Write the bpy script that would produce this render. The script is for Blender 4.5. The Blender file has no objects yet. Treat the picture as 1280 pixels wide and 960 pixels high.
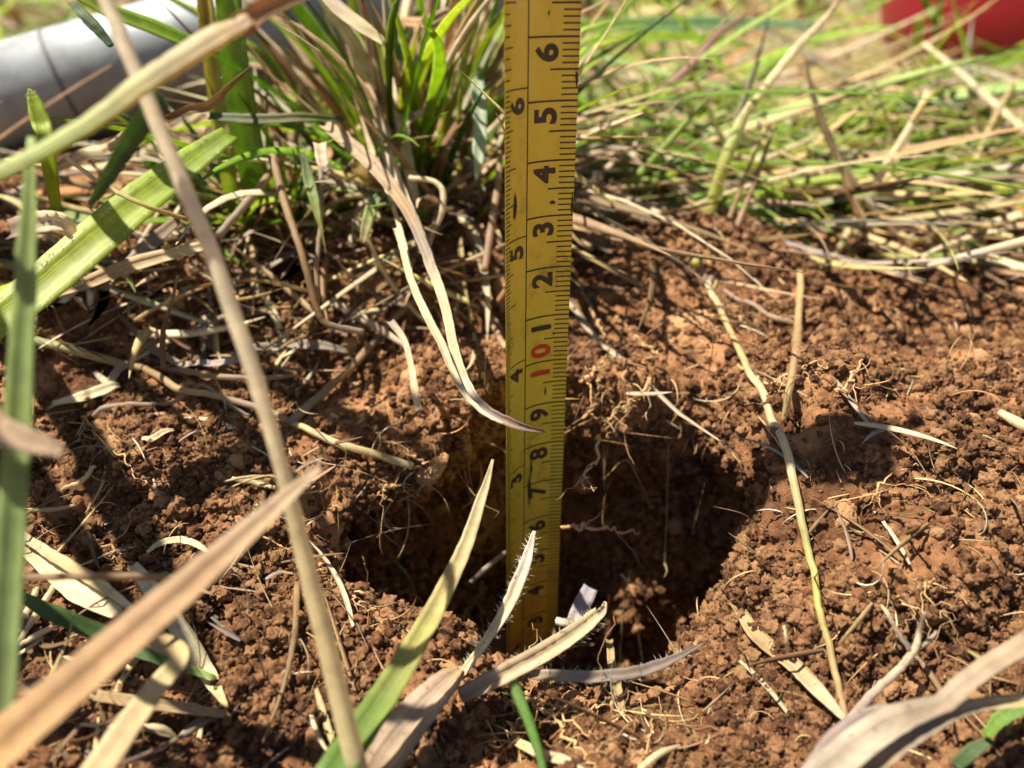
import bpy, math, random
import numpy as np
from mathutils import Vector, Matrix

# ------------------------------------------------------------------ camera, sky, sun, exposure
CM = 0.01                      # everything below is measured in centimetres, built in metres
sc = bpy.context.scene
COL = sc.collection
PITCH = math.radians(28.5)
CAMH = 16.78                   # lens height above the tape's zero, cm
FPX, CX, CY = 924.0, 640.0, 480.0
cd = bpy.data.cameras.new('camera')
cam = bpy.data.objects.new('camera', cd)
COL.objects.link(cam)
cam.location = (0, 0, CAMH * CM)
cam.rotation_euler = (math.pi / 2 - PITCH, 0, 0)
cd.sensor_width = 36.0
cd.lens = FPX / 1280.0 * 36.0
cd.clip_start = 0.002
cd.clip_end = 500.0
cd.dof.use_dof = True
cd.dof.focus_distance = 13.6 * CM
cd.dof.aperture_fstop = 11.5
cd.dof.aperture_blades = 0
sc.camera = cam

SUN = Vector((-0.42, 0.10, 0.90)).normalized()
w = bpy.data.worlds.new('World')
sc.world = w
w.use_nodes = True
nt = w.node_tree
bg = nt.nodes['Background']
sky = nt.nodes.new('ShaderNodeTexSky')
sky.sky_type = 'NISHITA'
sky.sun_disc = False
sky.sun_elevation = math.asin(SUN.z)
sky.sun_rotation = math.atan2(SUN.x, SUN.y)
nt.links.new(sky.outputs[0], bg.inputs[0])
bg.inputs[1].default_value = 0.05
sd = bpy.data.lights.new('sun', 'SUN')
sd.energy = 5.0
sd.angle = math.radians(0.55)
sd.color = (1.0, 0.935, 0.81)
sun = bpy.data.objects.new('sun', sd)
COL.objects.link(sun)
sun.rotation_euler = SUN.to_track_quat('Z', 'Y').to_euler()
sun.location = SUN * 2.0
vs = sc.view_settings
vs.view_transform = 'Standard'
vs.look = 'None'
vs.exposure = 1.4
vs.gamma = 1.0
vs.use_curve_mapping = False
sc.cycles.use_denoising = True
sc.cycles.max_bounces = 6
sc.cycles.transmission_bounces = 4
sc.cycles.diffuse_bounces = 2
sc.cycles.glossy_bounces = 3
sc.cycles.caustics_reflective = False
sc.cycles.caustics_refractive = False

rng = np.random.default_rng(11)
random.seed(5)

# ------------------------------------------------------------------ vector noise
def _h(ix, iy, iz, seed):
    n = (ix.astype(np.int64) * 374761393 + iy.astype(np.int64) * 668265263 + iz.astype(np.int64) * 2147483647 + seed * 1274126177) & 0xFFFFFFFF
    n = ((n ^ (n >> 13)) * 1274126177) & 0xFFFFFFFF
    n = ((n ^ (n >> 16)) * 2246822519) & 0xFFFFFFFF
    n = n ^ (n >> 15)
    return (n & 0xFFFFFF).astype(np.float64) / 16777215.0

def vnoise(p, scale, seed=0):
    q = p / scale
    i = np.floor(q)
    f = q - i
    f = f * f * (3 - 2 * f)
    x, y, z = i[:, 0], i[:, 1], i[:, 2]
    out = 0
    for a in (0, 1):
        wa = f[:, 0] if a else 1 - f[:, 0]
        for b in (0, 1):
            wb = f[:, 1] if b else 1 - f[:, 1]
            for c in (0, 1):
                wc = f[:, 2] if c else 1 - f[:, 2]
                out = out + _h(x + a, y + b, z + c, seed) * wa * wb * wc
    return out

def crumb(p, scale, seed=0):
    """rounded lumps: distance to the nearest jittered point, as a dome 0..1"""
    q = p / scale
    i = np.floor(q - 0.5)
    best = np.full(len(p), 9.0)
    for a in (0, 1):
        for b in (0, 1):
            for c in (0, 1):
                x, y, z = i[:, 0] + a, i[:, 1] + b, i[:, 2] + c
                dx = x + 0.2 + 0.6 * _h(x, y, z, seed + 1) - q[:, 0]
                dy = y + 0.2 + 0.6 * _h(x, y, z, seed + 2) - q[:, 1]
                dz = z + 0.2 + 0.6 * _h(x, y, z, seed + 3) - q[:, 2]
                r = 0.7 + 0.6 * _h(x, y, z, seed + 4)
                d = np.sqrt(dx * dx + dy * dy + dz * dz) / r
                best = np.minimum(best, d)
    return np.sqrt(np.clip(1 - best * best, 0, 1))

def sstep(a, b, x):
    t = np.clip((x - a) / (b - a), 0, 1)
    return t * t * (3 - 2 * t)

# ------------------------------------------------------------------ pinhole helper: photo point -> place at a true distance
CP, SP = math.cos(PITCH), math.sin(PITCH)
def ray(px, py):
    u = (px - CX) / FPX
    v = (CY - py) / FPX
    return np.array([u, CP + v * SP, -SP + v * CP])       # depth-1 point from the lens
EYE = np.array([0.0, 0.0, CAMH])
def at_z(px, py, z):
    r = ray(px, py)
    return EYE + r * ((z - CAMH) / r[2])

# ------------------------------------------------------------------ terrain
RIM = [(715, 462), (790, 468), (870, 464), (950, 490), (1000, 570), (998, 640), (968, 710),
       (935, 780), (890, 838), (790, 866), (690, 866), (605, 842), (550, 800), (500, 772),
       (415, 748), (385, 670), (440, 605), (510, 560), (585, 503), (640, 474)]
PITS = [(1040, 440, 1.1, 0.55), (1000, 478, .8, .5), (1095, 565, .9, .5), (1230, 395, .9, .5), (1190, 640, .7, .4), (905, 345, .8, .45),
        (765, 360, .7, .45), (820, 395, .6, .4), (1240, 545, .6, .4), (1075, 660, .6, .35), (1180, 745, .6, .3), (1010, 400, .7, .4),
        (300, 660, .7, .4), (180, 620, .7, .4), (330, 760, .6, .35), (400, 880, .7, .4), (240, 840, .7, .4), (970, 800, .7, .35), (390, 300, 1.9, 1.0), (425, 365, 1.7, .9), (345, 345, 1.6, .8), (1130, 300, 1.2, .5)]
MOUNDS = [(880, 395, 2.4, 1.15), (790, 315, 2.2, 1.05), (1010, 560, 1.6, .4), (1130, 420, 2.0, .4), (960, 680, 1.2, .35), (380, 760, 1.3, .45), (230, 570, 1.6, .5), (130, 640, 1.4, .4),
          (1180, 700, 1.6, .35), (1100, 620, 1.3, .3), (400, 560, 1.3, .35), (1060, 370, 1.5, .4), (530, 790, .9, .3), (740, 930, .9, .25)]
_xy = lambda px, py: at_z(px, py, 8.0)[:2]
_r = np.random.default_rng(77)
PITS += [(_r.uniform(960, 1275), _r.uniform(300, 900), _r.uniform(.35, .8), _r.uniform(.2, .45)) for _ in range(34)] + [(_r.uniform(40, 400), _r.uniform(480, 940), _r.uniform(.35, .7), _r.uniform(.2, .4)) for _ in range(16)] + [(_r.uniform(730, 1000), _r.uniform(270, 440), _r.uniform(.4, .8), _r.uniform(.2, .45)) for _ in range(16)]
PITW = [(*_xy(a, b), r, d) for a, b, r, d in PITS]
MNDW = [(*_xy(a, b), r, d) for a, b, r, d in MOUNDS]

RIMW = None
def poly_sd(x, y):
    """signed distance to the hole's rim, positive inside"""
    n = len(RIMW)
    d2 = np.full(x.shape, 1e9)
    ins = np.zeros(x.shape, bool)
    for k in range(n):
        ax, ay = RIMW[k]
        bx, by = RIMW[(k + 1) % n]
        ex, ey = bx - ax, by - ay
        t = np.clip(((x - ax) * ex + (y - ay) * ey) / (ex * ex + ey * ey), 0, 1)
        d2 = np.minimum(d2, (x - ax - t * ex) ** 2 + (y - ay - t * ey) ** 2)
        c = ((ay > y) != (by > y)) & (x < (bx - ax) * (y - ay) / (by - ay + 1e-12) + ax)
        ins ^= c
    d = np.sqrt(d2)
    return np.where(ins, d, -d)

def height(x, y, dug=True):
    x = np.asarray(x, float)
    y = np.asarray(y, float)
    p = np.stack([x, y, np.zeros_like(x)], -1).reshape(-1, 3)
    n1 = (vnoise(p, 6.0, 3) - .5).reshape(x.shape)
    n2 = (vnoise(p, 2.2, 4) - .5).reshape(x.shape)
    n3 = (vnoise(p, 40.0, 5) - .5).reshape(x.shape)
    z = 5.9 + 2.7 * sstep(7.0, 15.5, y) + 0.9 * sstep(15, 27, y)
    z = z + 0.9 * sstep(3.0, 8.0, x) * (1 - sstep(10, 18, y)) + 0.7 * sstep(-3.0, -7.0, x) * (1 - sstep(9, 15, y))
    bank = sstep(17.2, 20.5, y - 0.25 * x) * sstep(2.5, -1.0, x) * (1 - sstep(25, 32, y))
    z = z + 1.7 * bank
    z = z + 0.9 * n1 + 0.55 * n2 + 1.2 * n3 * sstep(40, 140, np.hypot(x, y))
    z = z - 1.2 * np.exp(-((x - 1.3) / 2.4) ** 2 - ((y - 9.6) / 2.2) ** 2)
    z = z + .55 * (vnoise(p, 1.05, 6) - .5).reshape(x.shape)
    for a, b, r, d in MNDW:
        z = z + d * np.exp(-((x - a) ** 2 + (y - b) ** 2) / (r * r))
    for a, b, r, d in PITW:
        z = z - d * 1.8 * np.exp(-(((x - a) ** 2 + (y - b) ** 2) / (r * r * .35)) ** 2)
    if not dug:
        return z
    sd_ = poly_sd(x, y) + 0.45 * n2 + .25 * (vnoise(p, 0.9, 8) - .5).reshape(x.shape)
    ang = np.arctan2(y - 12.6, x - 1.0)
    front = sstep(0.1, -0.9, np.sin(ang))
    slope = 4.4 * (1 - front) + 2.4 * front
    floor = .6 + 0.8 * (vnoise(p, 1.6, 9) - .5).reshape(x.shape)
    zin = np.maximum(z - slope * np.clip(sd_, 0, None), floor)
    return np.where(sd_ > 0, np.minimum(z, zin), z)

def _undug(px, py):
    r = ray(px, py)
    t = np.arange(4, 40, .05)
    P = EYE[None] + t[:, None] * r[None]
    k = np.argmax(P[:, 2] < height(P[:, 0], P[:, 1], False) + .12)
    return P[k, :2]
RIMW = np.array([_undug(*q) for q in RIM])
_T = np.concatenate([np.arange(3, 40, .06), np.arange(40, 400, .8)])
def gdepth(px, py):
    r = ray(px, py)
    P = EYE[None] + _T[:, None] * r[None]
    h = height(P[:, 0], P[:, 1])
    k = np.argmax(P[:, 2] < h + .1)
    return _T[k] if P[k, 2] < h[k] + .1 else 200.0

def hit(px, py):
    """distance along the lens axis to the finished soil surface"""
    r = ray(px, py)
    l = np.linalg.norm(r)
    ok, loc, nn_, ix = ground.ray_cast(Vector(EYE * CM), Vector(r / l))
    return (loc - Vector(EYE * CM)).length / CM / l if ok else 200.0

def ground_z(x, y):
    ok, loc, nn_, ix = ground.ray_cast(Vector((x * CM, y * CM, .5)), Vector((0, 0, -1)))
    return loc.z / CM if ok else 0.0

def pt(q, lift=-0.25):
    """(px, py) lies on the soil; (px, py, d>0) at d cm from the lens; (px, py, d<0) that much in front of the soil"""
    if len(q) == 2:
        d = hit(q[0], q[1]) + lift * .5
    elif q[2] <= 0:
        d = hit(q[0], q[1]) + (q[2] if q[2] < -1.2 else q[2] * .7)
    else:
        d = q[2]
    return EYE + ray(q[0], q[1]) * d, d

# ------------------------------------------------------------------ materials
def mat(name):
    m = bpy.data.materials.new(name)
    m.use_nodes = True
    n = m.node_tree.nodes
    b = n['Principled BSDF']
    return m, m.node_tree, n, m.node_tree.links, b

def ramp(n, stops):
    r = n.new('ShaderNodeValToRGB')
    e = r.color_ramp.elements
    while len(e) < len(stops):
        e.new(.5)
    for k, (p, c) in enumerate(stops):
        e[k].position = p
        e[k].color = (*c, 1)
    return r

def noise(n, l, co, scale, detail=4, rough=.6):
    t = n.new('ShaderNodeTexNoise')
    t.inputs['Scale'].default_value = scale
    t.inputs['Detail'].default_value = detail
    t.inputs['Roughness'].default_value = rough
    l.new(co, t.inputs['Vector'])
    return t

def soil_material(name, per_piece, spread=.46):
    m, t, n, l, b = mat(name)
    co = n.new('ShaderNodeNewGeometry').outputs['Position'] if not per_piece else n.new('ShaderNodeTexCoord').outputs['Object']
    s = 1.0 if not per_piece else 0.004
    big = noise(n, l, co, 45 * (1 if not per_piece else .02), 3)
    fine = noise(n, l, co, 900 * s, 6, .7)
    r1 = ramp(n, [(.25, (.084, .033, .014)), (.42, (.215, .094, .038)), (.57, (.365, .172, .072)), (.77, (.52, .285, .132))])
    mixf = n.new('ShaderNodeMath')
    mixf.operation = 'MULTIPLY_ADD'
    l.new(fine.outputs['Fac'], mixf.inputs[0])
    mixf.inputs[1].default_value = .55
    bm_ = n.new('ShaderNodeMath')
    bm_.operation = 'MULTIPLY_ADD'
    l.new(big.outputs['Fac'], bm_.inputs[0])
    bm_.inputs[1].default_value = 1.5 if not per_piece else 1.0
    bm_.inputs[2].default_value = -.27 if not per_piece else -.02
    l.new(bm_.outputs[0], mixf.inputs[2])
    sub = n.new('ShaderNodeMath')
    sub.operation = 'SUBTRACT'
    l.new(mixf.outputs[0], sub.inputs[0])
    sub.inputs[1].default_value = .26
    src = sub.outputs[0]
    if per_piece:
        oi = n.new('ShaderNodeObjectInfo')
        ad = n.new('ShaderNodeMath')
        ad.operation = 'MULTIPLY_ADD'
        l.new(oi.outputs['Random'], ad.inputs[0])
        ad.inputs[1].default_value = .46
        l.new(src, ad.inputs[2])
        sb = n.new('ShaderNodeMath')
        sb.operation = 'SUBTRACT'
        l.new(ad.outputs[0], sb.inputs[0])
        sb.inputs[1].default_value = spread * .46
        src = sb.outputs[0]
    l.new(src, r1.inputs[0])
    l.new(r1.outputs[0], b.inputs['Base Color'])
    b.inputs['Roughness'].default_value = .88
    b.inputs['Specular IOR Level'].default_value = .25
    bn = noise(n, l, co, 2600 * s, 5, .7)
    bp = n.new('ShaderNodeBump')
    bp.inputs['Strength'].default_value = 1.0
    bp.inputs['Distance'].default_value = .0008 if not per_piece else .0009
    l.new(bn.outputs['Fac'], bp.inputs['Height'])
    l.new(bp.outputs[0], b.inputs['Normal'])
    return m
M_SOIL = soil_material('red_brown_soil', False)
M_CRUMB = soil_material('red_brown_crumb', True)
M_CLOD = soil_material('red_brown_clod', True, .12)

def plant_material(name, transl, rough, vein, speck):
    """colour comes with the mesh (the plant's own tint along its length); veins and blotches from UV"""
    m, t, n, l, b = mat(name)
    a = n.new('ShaderNodeAttribute')
    a.attribute_name = 'tint'
    uv = n.new('ShaderNodeUVMap')
    mp = n.new('ShaderNodeMapping')
    mp.inputs['Scale'].default_value = (34, 1.3, 1)
    l.new(uv.outputs[0], mp.inputs[0])
    oi = n.new('ShaderNodeObjectInfo')
    off = n.new('ShaderNodeVectorMath')
    off.operation = 'SCALE'
    cmb = n.new('ShaderNodeCombineXYZ')
    for k in range(3):
        l.new(oi.outputs['Random'], cmb.inputs[k])
    l.new(cmb.outputs[0], off.inputs[0])
    off.inputs['Scale'].default_value = 37
    addv = n.new('ShaderNodeVectorMath')
    l.new(mp.outputs[0], addv.inputs[0])
    l.new(off.outputs[0], addv.inputs[1])
    fib = noise(n, l, addv.outputs[0], 1.0, 3, .6)
    geo = n.new('ShaderNodeNewGeometry')
    blot = noise(n, l, geo.outputs['Position'], 260, 4, .65)
    v1 = n.new('ShaderNodeMapRange')
    v1.inputs[1].default_value = .3
    v1.inputs[2].default_value = .7
    v1.inputs[3].default_value = 1 - vein
    v1.inputs[4].default_value = 1 + vein
    l.new(fib.outputs['Fac'], v1.inputs[0])
    v2 = n.new('ShaderNodeMapRange')
    v2.inputs[1].default_value = .35
    v2.inputs[2].default_value = .7
    v2.inputs[3].default_value = 1.12
    v2.inputs[4].default_value = .75
    l.new(blot.outputs['Fac'], v2.inputs[0])
    mul = n.new('ShaderNodeMath')
    mul.operation = 'MULTIPLY'
    l.new(v1.outputs[0], mul.inputs[0])
    l.new(v2.outputs[0], mul.inputs[1])
    colr = n.new('ShaderNodeVectorMath')
    colr.operation = 'SCALE'
    l.new(a.outputs['Color'], colr.inputs[0])
    l.new(mul.outputs[0], colr.inputs['Scale'])
    sp = noise(n, l, geo.outputs['Position'], 900, 2, .5)
    th = n.new('ShaderNodeMapRange')
    th.inputs[1].default_value = .66
    th.inputs[2].default_value = .74
    th.inputs[4].default_value = speck
    l.new(sp.outputs['Fac'], th.inputs[0])
    mx = n.new('ShaderNodeMix')
    mx.data_type = 'RGBA'
    l.new(th.outputs[0], mx.inputs[0])
    l.new(colr.outputs[0], mx.inputs[6])
    mx.inputs[7].default_value = (.12, .065, .03, 1)
    l.new(mx.outputs[2], b.inputs['Base Color'])
    b.inputs['Roughness'].default_value = rough
    b.inputs['Specular IOR Level'].default_value = .4
    bp = n.new('ShaderNodeBump')
    bp.inputs['Strength'].default_value = .5
    bp.inputs['Distance'].default_value = .0002
    l.new(fib.outputs['Fac'], bp.inputs['Height'])
    l.new(bp.outputs[0], b.inputs['Normal'])
    if transl > 0:
        tr = n.new('ShaderNodeBsdfTranslucent')
        g = n.new('ShaderNodeGamma')
        g.inputs[1].default_value = .85
        l.new(mx.outputs[2], g.inputs[0])
        l.new(g.outputs[0], tr.inputs['Color'])
        ms = n.new('ShaderNodeMixShader')
        ms.inputs[0].default_value = transl
        l.new(b.outputs[0], ms.inputs[1])
        l.new(tr.outputs[0], ms.inputs[2])
        l.new(ms.outputs[0], n['Material Output'].inputs['Surface'])
    return m
M_LEAF = plant_material('fresh_leaf', .6, .42, .22, .15)
M_DRY = plant_material('dry_leaf', .4, .6, .36, .6)
M_STALK = plant_material('straw_stalk', .48, .5, .28, .35)
M_ROOT = plant_material('root_skin', .1, .75, .25, .4)
m_, t_, n_, l_, b_ = mat('plant_hair')
b_.inputs['Base Color'].default_value = (.75, .68, .52, 1)
b_.inputs['Roughness'].default_value = .4
M_HAIR = m_

# ------------------------------------------------------------------ mesh helpers
def tag(o, label=None, cat=None, group=None, kind=None):
    if label:
        o['label'] = label
    if cat:
        o['category'] = cat
    if group:
        o['group'] = group
    if kind:
        o['kind'] = kind
    return o

def mesh_obj(name, verts, faces, m, parent=None, origin=None, smooth=True, uv=None, tint=None):
    """verts in cm, world; origin in cm"""
    v = np.asarray(verts, float)
    if origin is None:
        origin = np.zeros(3)
    origin = np.asarray(origin, float)
    me = bpy.data.meshes.new(name)
    me.from_pydata(((v - origin) * CM).tolist(), [], faces if isinstance(faces, list) else faces.tolist())
    if smooth:
        me.shade_smooth()
    me.materials.append(m)
    if uv is not None:
        ul = me.uv_layers.new(name='UVMap')
        li = np.empty(len(me.loops), np.int32)
        me.loops.foreach_get('vertex_index', li)
        ul.data.foreach_set('uv', np.asarray(uv, np.float32)[li].ravel())
    if tint is not None:
        at = me.attributes.new('tint', 'FLOAT_COLOR', 'POINT')
        t4 = np.ones((len(v), 4), np.float32)
        t4[:, :3] = tint
        at.data.foreach_set('color', t4.ravel())
    o = bpy.data.objects.new(name, me)
    COL.objects.link(o)
    if parent is not None:
        o.parent = parent
        o.location = Vector(origin * CM) - parent.location
    else:
        o.location = Vector(origin * CM)
    return o

def empty(name, loc):
    o = bpy.data.objects.new(name, None)
    COL.objects.link(o)
    o.location = Vector(np.asarray(loc, float) * CM)
    o.empty_display_size = .01
    return o

def spline(P, n):
    """Catmull-Rom through rows of P"""
    P = np.asarray(P, float)
    if len(P) == 2:
        P = np.array([P[0], P[0] * .5 + P[1] * .5, P[1]])
    Q = np.vstack([2 * P[0] - P[1], P, 2 * P[-1] - P[-2]])
    s = np.linspace(0, len(P) - 1 - 1e-9, n)
    i = s.astype(int)
    t = (s - i)[:, None]
    a, b, c, d = Q[i], Q[i + 1], Q[i + 2], Q[i + 3]
    return .5 * (2 * b + (c - a) * t + (2 * a - 5 * b + 4 * c - d) * t * t + (3 * b - a - 3 * c + d) * t ** 3)

def sweep(C, W, TH, hint, round_=False, fold=.25, k=5, twist=0, wob=0.0, seed=0):
    """a blade or stalk along C: returns verts, faces, uv"""
    n = len(C)
    T = np.gradient(C, axis=0)
    T /= np.linalg.norm(T, axis=1)[:, None] + 1e-9
    N = np.asarray(hint, float)
    if N.ndim == 1:
        N = np.repeat(N[None], n, 0)
    N = N - (N * T).sum(1)[:, None] * T
    N /= np.linalg.norm(N, axis=1)[:, None] + 1e-9
    B = np.cross(T, N)
    if twist:
        a = np.linspace(0, twist, n)[:, None]
        N, B = N * np.cos(a) + B * np.sin(a), B * np.cos(a) - N * np.sin(a)
    if round_:
        m = k
        ang = np.arange(m) / m * 2 * np.pi
        cu, cn = np.cos(ang) * .5, np.sin(ang) * .5
        V = C[:, None] + B[:, None] * (W[:, None] * cu[None])[:, :, None] + N[:, None] * (TH[:, None] * cn[None])[:, :, None]
        uu = np.abs(np.linspace(-1, 1, m))
    else:
        u = np.linspace(-.5, .5, k)
        f = (np.abs(u) * 2) ** 1.3 * fold
        top = C[:, None] + B[:, None] * (W[:, None] * u[None])[:, :, None] + N[:, None] * (W[:, None] * f[None])[:, :, None]
        edge = 1 - (np.abs(u) * 2) ** 4 * .7
        bot = top - N[:, None] * (TH[:, None] * edge[None])[:, :, None]
        V = np.concatenate([top, bot[:, ::-1]], 1)
        m = 2 * k
        uu = np.concatenate([u + .5, (u + .5)[::-1]])
    if wob:
        r = np.random.default_rng(seed)
        V = V + r.normal(0, 1, (n, 1, 3)) * wob
    verts = V.reshape(-1, 3)
    i = np.arange(n - 1)[:, None] * m
    j = np.arange(m)[None]
    F = np.stack([i + j, i + (j + 1) % m, i + m + (j + 1) % m, i + m + j], -1).reshape(-1, 4).tolist()
    F.append(list(range(m))[::-1])
    F.append([(n - 1) * m + q for q in range(m)])
    uv = np.stack([np.tile(uu, n), np.repeat(np.linspace(0, 1, n), m)], -1)
    return verts, F, uv

def grad(cols, n):
    """colour stops (c) or (pos, c) spread along n rows"""
    if isinstance(cols[0], (int, float)):
        return np.repeat(np.array(cols, float)[None], n, 0)
    if isinstance(cols[0][1], (tuple, list)):
        p = [c[0] for c in cols]
        c = np.array([c[1] for c in cols], float)
    else:
        p = np.linspace(0, 1, len(cols))
        c = np.array(cols, float)
    t = np.linspace(0, 1, n)
    return np.stack([np.interp(t, p, c[:, k]) for k in range(3)], -1)

# colours (linear)
GREEN = (.21, .35, .035)
LIME = (.42, .53, .055)
PALEG = (.42, .52, .16)
DULLG = (.10, .17, .055)
STRAW = (.58, .44, .20)
PALE = (.66, .54, .34)
CREAM = (.74, .62, .36)
TAN = (.40, .26, .125)
BROWN = (.20, .11, .05)
GREY = (.36, .29, .22)
PURP = (.30, .195, .15)
YEL = (.52, .47, .12)
ROOTC = (.48, .27, .11)
ORANGE = (.50, .23, .06)

def add_hairs(o, C, W, B_hint, dens, ln, seed, both=True):
    """fine hairs standing along a blade's two edges, a part of that blade"""
    r = np.random.default_rng(seed)
    n = len(C)
    T = np.gradient(C, axis=0)
    T /= np.linalg.norm(T, axis=1)[:, None]
    N = np.asarray(B_hint, float)
    N = N - (N * T).sum(1)[:, None] * T
    N /= np.linalg.norm(N, axis=1)[:, None]
    B = np.cross(T, N)
    L = np.linalg.norm(np.diff(C, axis=0), axis=1).sum()
    V, F = [], []
    for q in range(int(L * dens)):
        s = r.uniform(.03, .97) * (n - 1)
        if math.sin(s * 1.7) + .6 * math.sin(s * 4.1 + 1) < r.uniform(-1.2, .8):
            continue
        i = int(s)
        f = s - i
        c = C[i] * (1 - f) + C[min(i + 1, n - 1)] * f
        wd = W[i]
        sg = r.choice([-1, 1]) if both else 1
        base = c + B[i] * sg * wd * r.uniform(.3, .48) + N[i] * wd * .1
        d = B[i] * sg * r.uniform(.5, 1.1) + N[i] * r.uniform(-.2, .9) + T[i] * r.normal(.35, .35)
        d /= np.linalg.norm(d)
        tip = base + d * ln * r.uniform(.15, 1.2)
        a = np.cross(d, [.3, .5, .8])
        a /= np.linalg.norm(a)
        b = np.cross(d, a)
        rr = .0038
        k = len(V)
        V += [base + a * rr, base - a * rr * .5 + b * rr * .87, base - a * rr * .5 - b * rr * .87, tip]
        F += [[k, k + 1, k + 3], [k + 1, k + 2, k + 3], [k + 2, k, k + 3]]
    h = mesh_obj('hairs', V, F, M_HAIR, o, np.array(o.location) / CM, False)
    h['kind'] = 'stuff'

NHERO = [0]
def hero(name, label, cat, pts, wpx, cols, m=None, round_=False, fold=.22, thick=None, n=None, hairs=None, twist=0, up=.5, lift=-.25, group=None, parent=None, wob=0.004, tipr=True):
    NHERO[0] += 1
    PD = [pt(q, lift) for q in pts]
    P = np.array([p for p, d in PD])
    D = np.array([d for p, d in PD])
    if n is None:
        n = max(10, 7 * len(pts))
    C = spline(P, n)
    wc = np.array(wpx, float) * (D if len(wpx) == len(D) else D.mean()) / FPX
    W = np.interp(np.linspace(0, 1, n), np.linspace(0, 1, len(wc)), wc)
    if all(len(q_) == 2 for q_ in pts):                    # lies on the soil: ride over its lumps
        for rep in range(3):
            for i_ in range(n):
                C[i_, 2] = max(C[i_, 2], ground_z(C[i_, 0], C[i_, 1]) + .13 + W[i_] * (.35 if round_ else .12))
            C[1:-1, 2] = .25 * C[:-2, 2] + .5 * C[1:-1, 2] + .25 * C[2:, 2]
    hint = (EYE - C)
    hint /= np.linalg.norm(hint, axis=1)[:, None]
    hint = hint * (1 - up) + np.array([0, 0, up])
    TH = W * .85 if round_ else np.minimum(W * .3, thick or .022)
    v, f, uv = sweep(C, W, TH, hint, round_, fold, 8 if round_ else 5, twist, wob, NHERO[0])
    mm = len(v) // n
    tint = np.repeat(grad(cols, n), mm, 0)
    o = mesh_obj(name, v, f, m or (M_STALK if round_ else M_DRY), parent, P[0], True, uv, tint)
    if parent is None:
        tag(o, label, cat, group)
    if hairs:
        add_hairs(o, C, W, hint.mean(0), hairs[0] * 1.4, hairs[1], NHERO[0])
    return o

# ------------------------------------------------------------------ ground: one sheet, fine where the lens is close
def axis(lo, hi, step, far, grow=1.22):
    a = list(np.arange(lo, hi, step))
    s = step
    x = a[-1]
    out = []
    while x < far:
        s *= 1.03 if s < .3 else grow
        x += s
        out.append(x)
    s = step
    x = lo
    pre = []
    while x > -far:
        s *= 1.03 if s < .3 else grow
        x -= s
        pre.append(x)
    return np.array(pre[::-1] + a + out)

def axis_y():
    a = list(np.arange(5.0, 17.0, .036))
    s = .036
    x = a[-1]
    while x < 4000:
        s *= 1.012 if x < 34 else 1.2
        x += s
        a.append(x)
    s = .036
    x = 5.0
    pre = []
    while x > -4000:
        s *= 1.02 if x > -2 else 1.22
        x -= s
        pre.append(x)
    return np.array(pre[::-1] + a)
XS = axis(-11.0, 12.5, .036, 4000)
YS = axis_y()
GX, GY = np.meshgrid(XS, YS)
GZ = height(GX, GY)
dzdx = np.gradient(GZ, XS, axis=1)
dzdy = np.gradient(GZ, YS, axis=0)
NN = np.stack([-dzdx, -dzdy, np.ones_like(GZ)], -1).reshape(-1, 3)
NN /= np.linalg.norm(NN, axis=1)[:, None]
PP = np.stack([GX, GY, GZ], -1).reshape(-1, 3)
near = (np.abs(PP[:, 0]) < 40) & (PP[:, 1] > -10) & (PP[:, 1] < 60)
q = PP[near]
qw = q + .25 * np.stack([vnoise(q, .5, 21), vnoise(q, .5, 22), vnoise(q, .5, 23)], -1)
rough = np.clip(.45 + 1.2 * vnoise(q, 2.5, 30), .7, 1.4)
disp = .34 * crumb(qw, 1.25, 40) * vnoise(q, 3.0, 31) + .34 * crumb(qw, .60, 50) * vnoise(q, 1.3, 33) * 1.6 + .17 * crumb(qw, .27, 60) * rough + .12 * crumb(q, .13, 70) * rough + .09 * vnoise(q, .075, 75)
PP[near] += NN[near] * (disp - .36)[:, None]
# the back and side walls of the hole are undercut
hc_ = RIMW.mean(0)
vx, vy = PP[:, 0] - hc_[0], PP[:, 1] - hc_[1]
rr_ = np.hypot(vx, vy) + 1e-6
inh = sstep(-.2, .7, poly_sd(PP[:, 0], PP[:, 1]))
dep = np.clip(8.2 - PP[:, 2], 0, None) * sstep(1.2, 2.6, rr_) * sstep(-1.2, .6, vy) * inh
push = 1.9 * sstep(.2, 3.2, dep)
PP[:, 0] += vx / rr_ * push
PP[:, 1] += vy / rr_ * push
ny, nx = GX.shape
ii = (np.arange(ny - 1)[:, None] * nx + np.arange(nx - 1)[None]).ravel()
FF = np.stack([ii, ii + 1, ii + 1 + nx, ii + nx], -1)
me = bpy.data.meshes.new('ground')
me.vertices.add(len(PP))
me.vertices.foreach_set('co', (PP * CM).astype(np.float32).ravel())
me.loops.add(FF.size)
me.loops.foreach_set('vertex_index', FF.astype(np.int32).ravel())
me.polygons.add(len(FF))
me.polygons.foreach_set('loop_start', np.arange(0, FF.size, 4, dtype=np.int32))
me.polygons.foreach_set('loop_total', np.full(len(FF), 4, np.int32))
me.update()
me.shade_smooth()
me.materials.append(M_SOIL)
ground = bpy.data.objects.new('ground', me)
COL.objects.link(ground)
bpy.context.view_layer.update()
tag(ground, 'crumbly red brown soil with a dug hole', kind='structure')

# ------------------------------------------------------------------ crumbs: countless grains of soil
def surf(x, y):
    z = height(x, y)
    e = .12
    nx_ = -(height(x + e, y) - height(x - e, y)) / (2 * e)
    ny_ = -(height(x, y + e) - height(x, y - e)) / (2 * e)
    n_ = np.stack([nx_, ny_, np.ones_like(z)], -1)
    return np.stack([x, y, z], -1), n_ / np.linalg.norm(n_, axis=1)[:, None]

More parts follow.
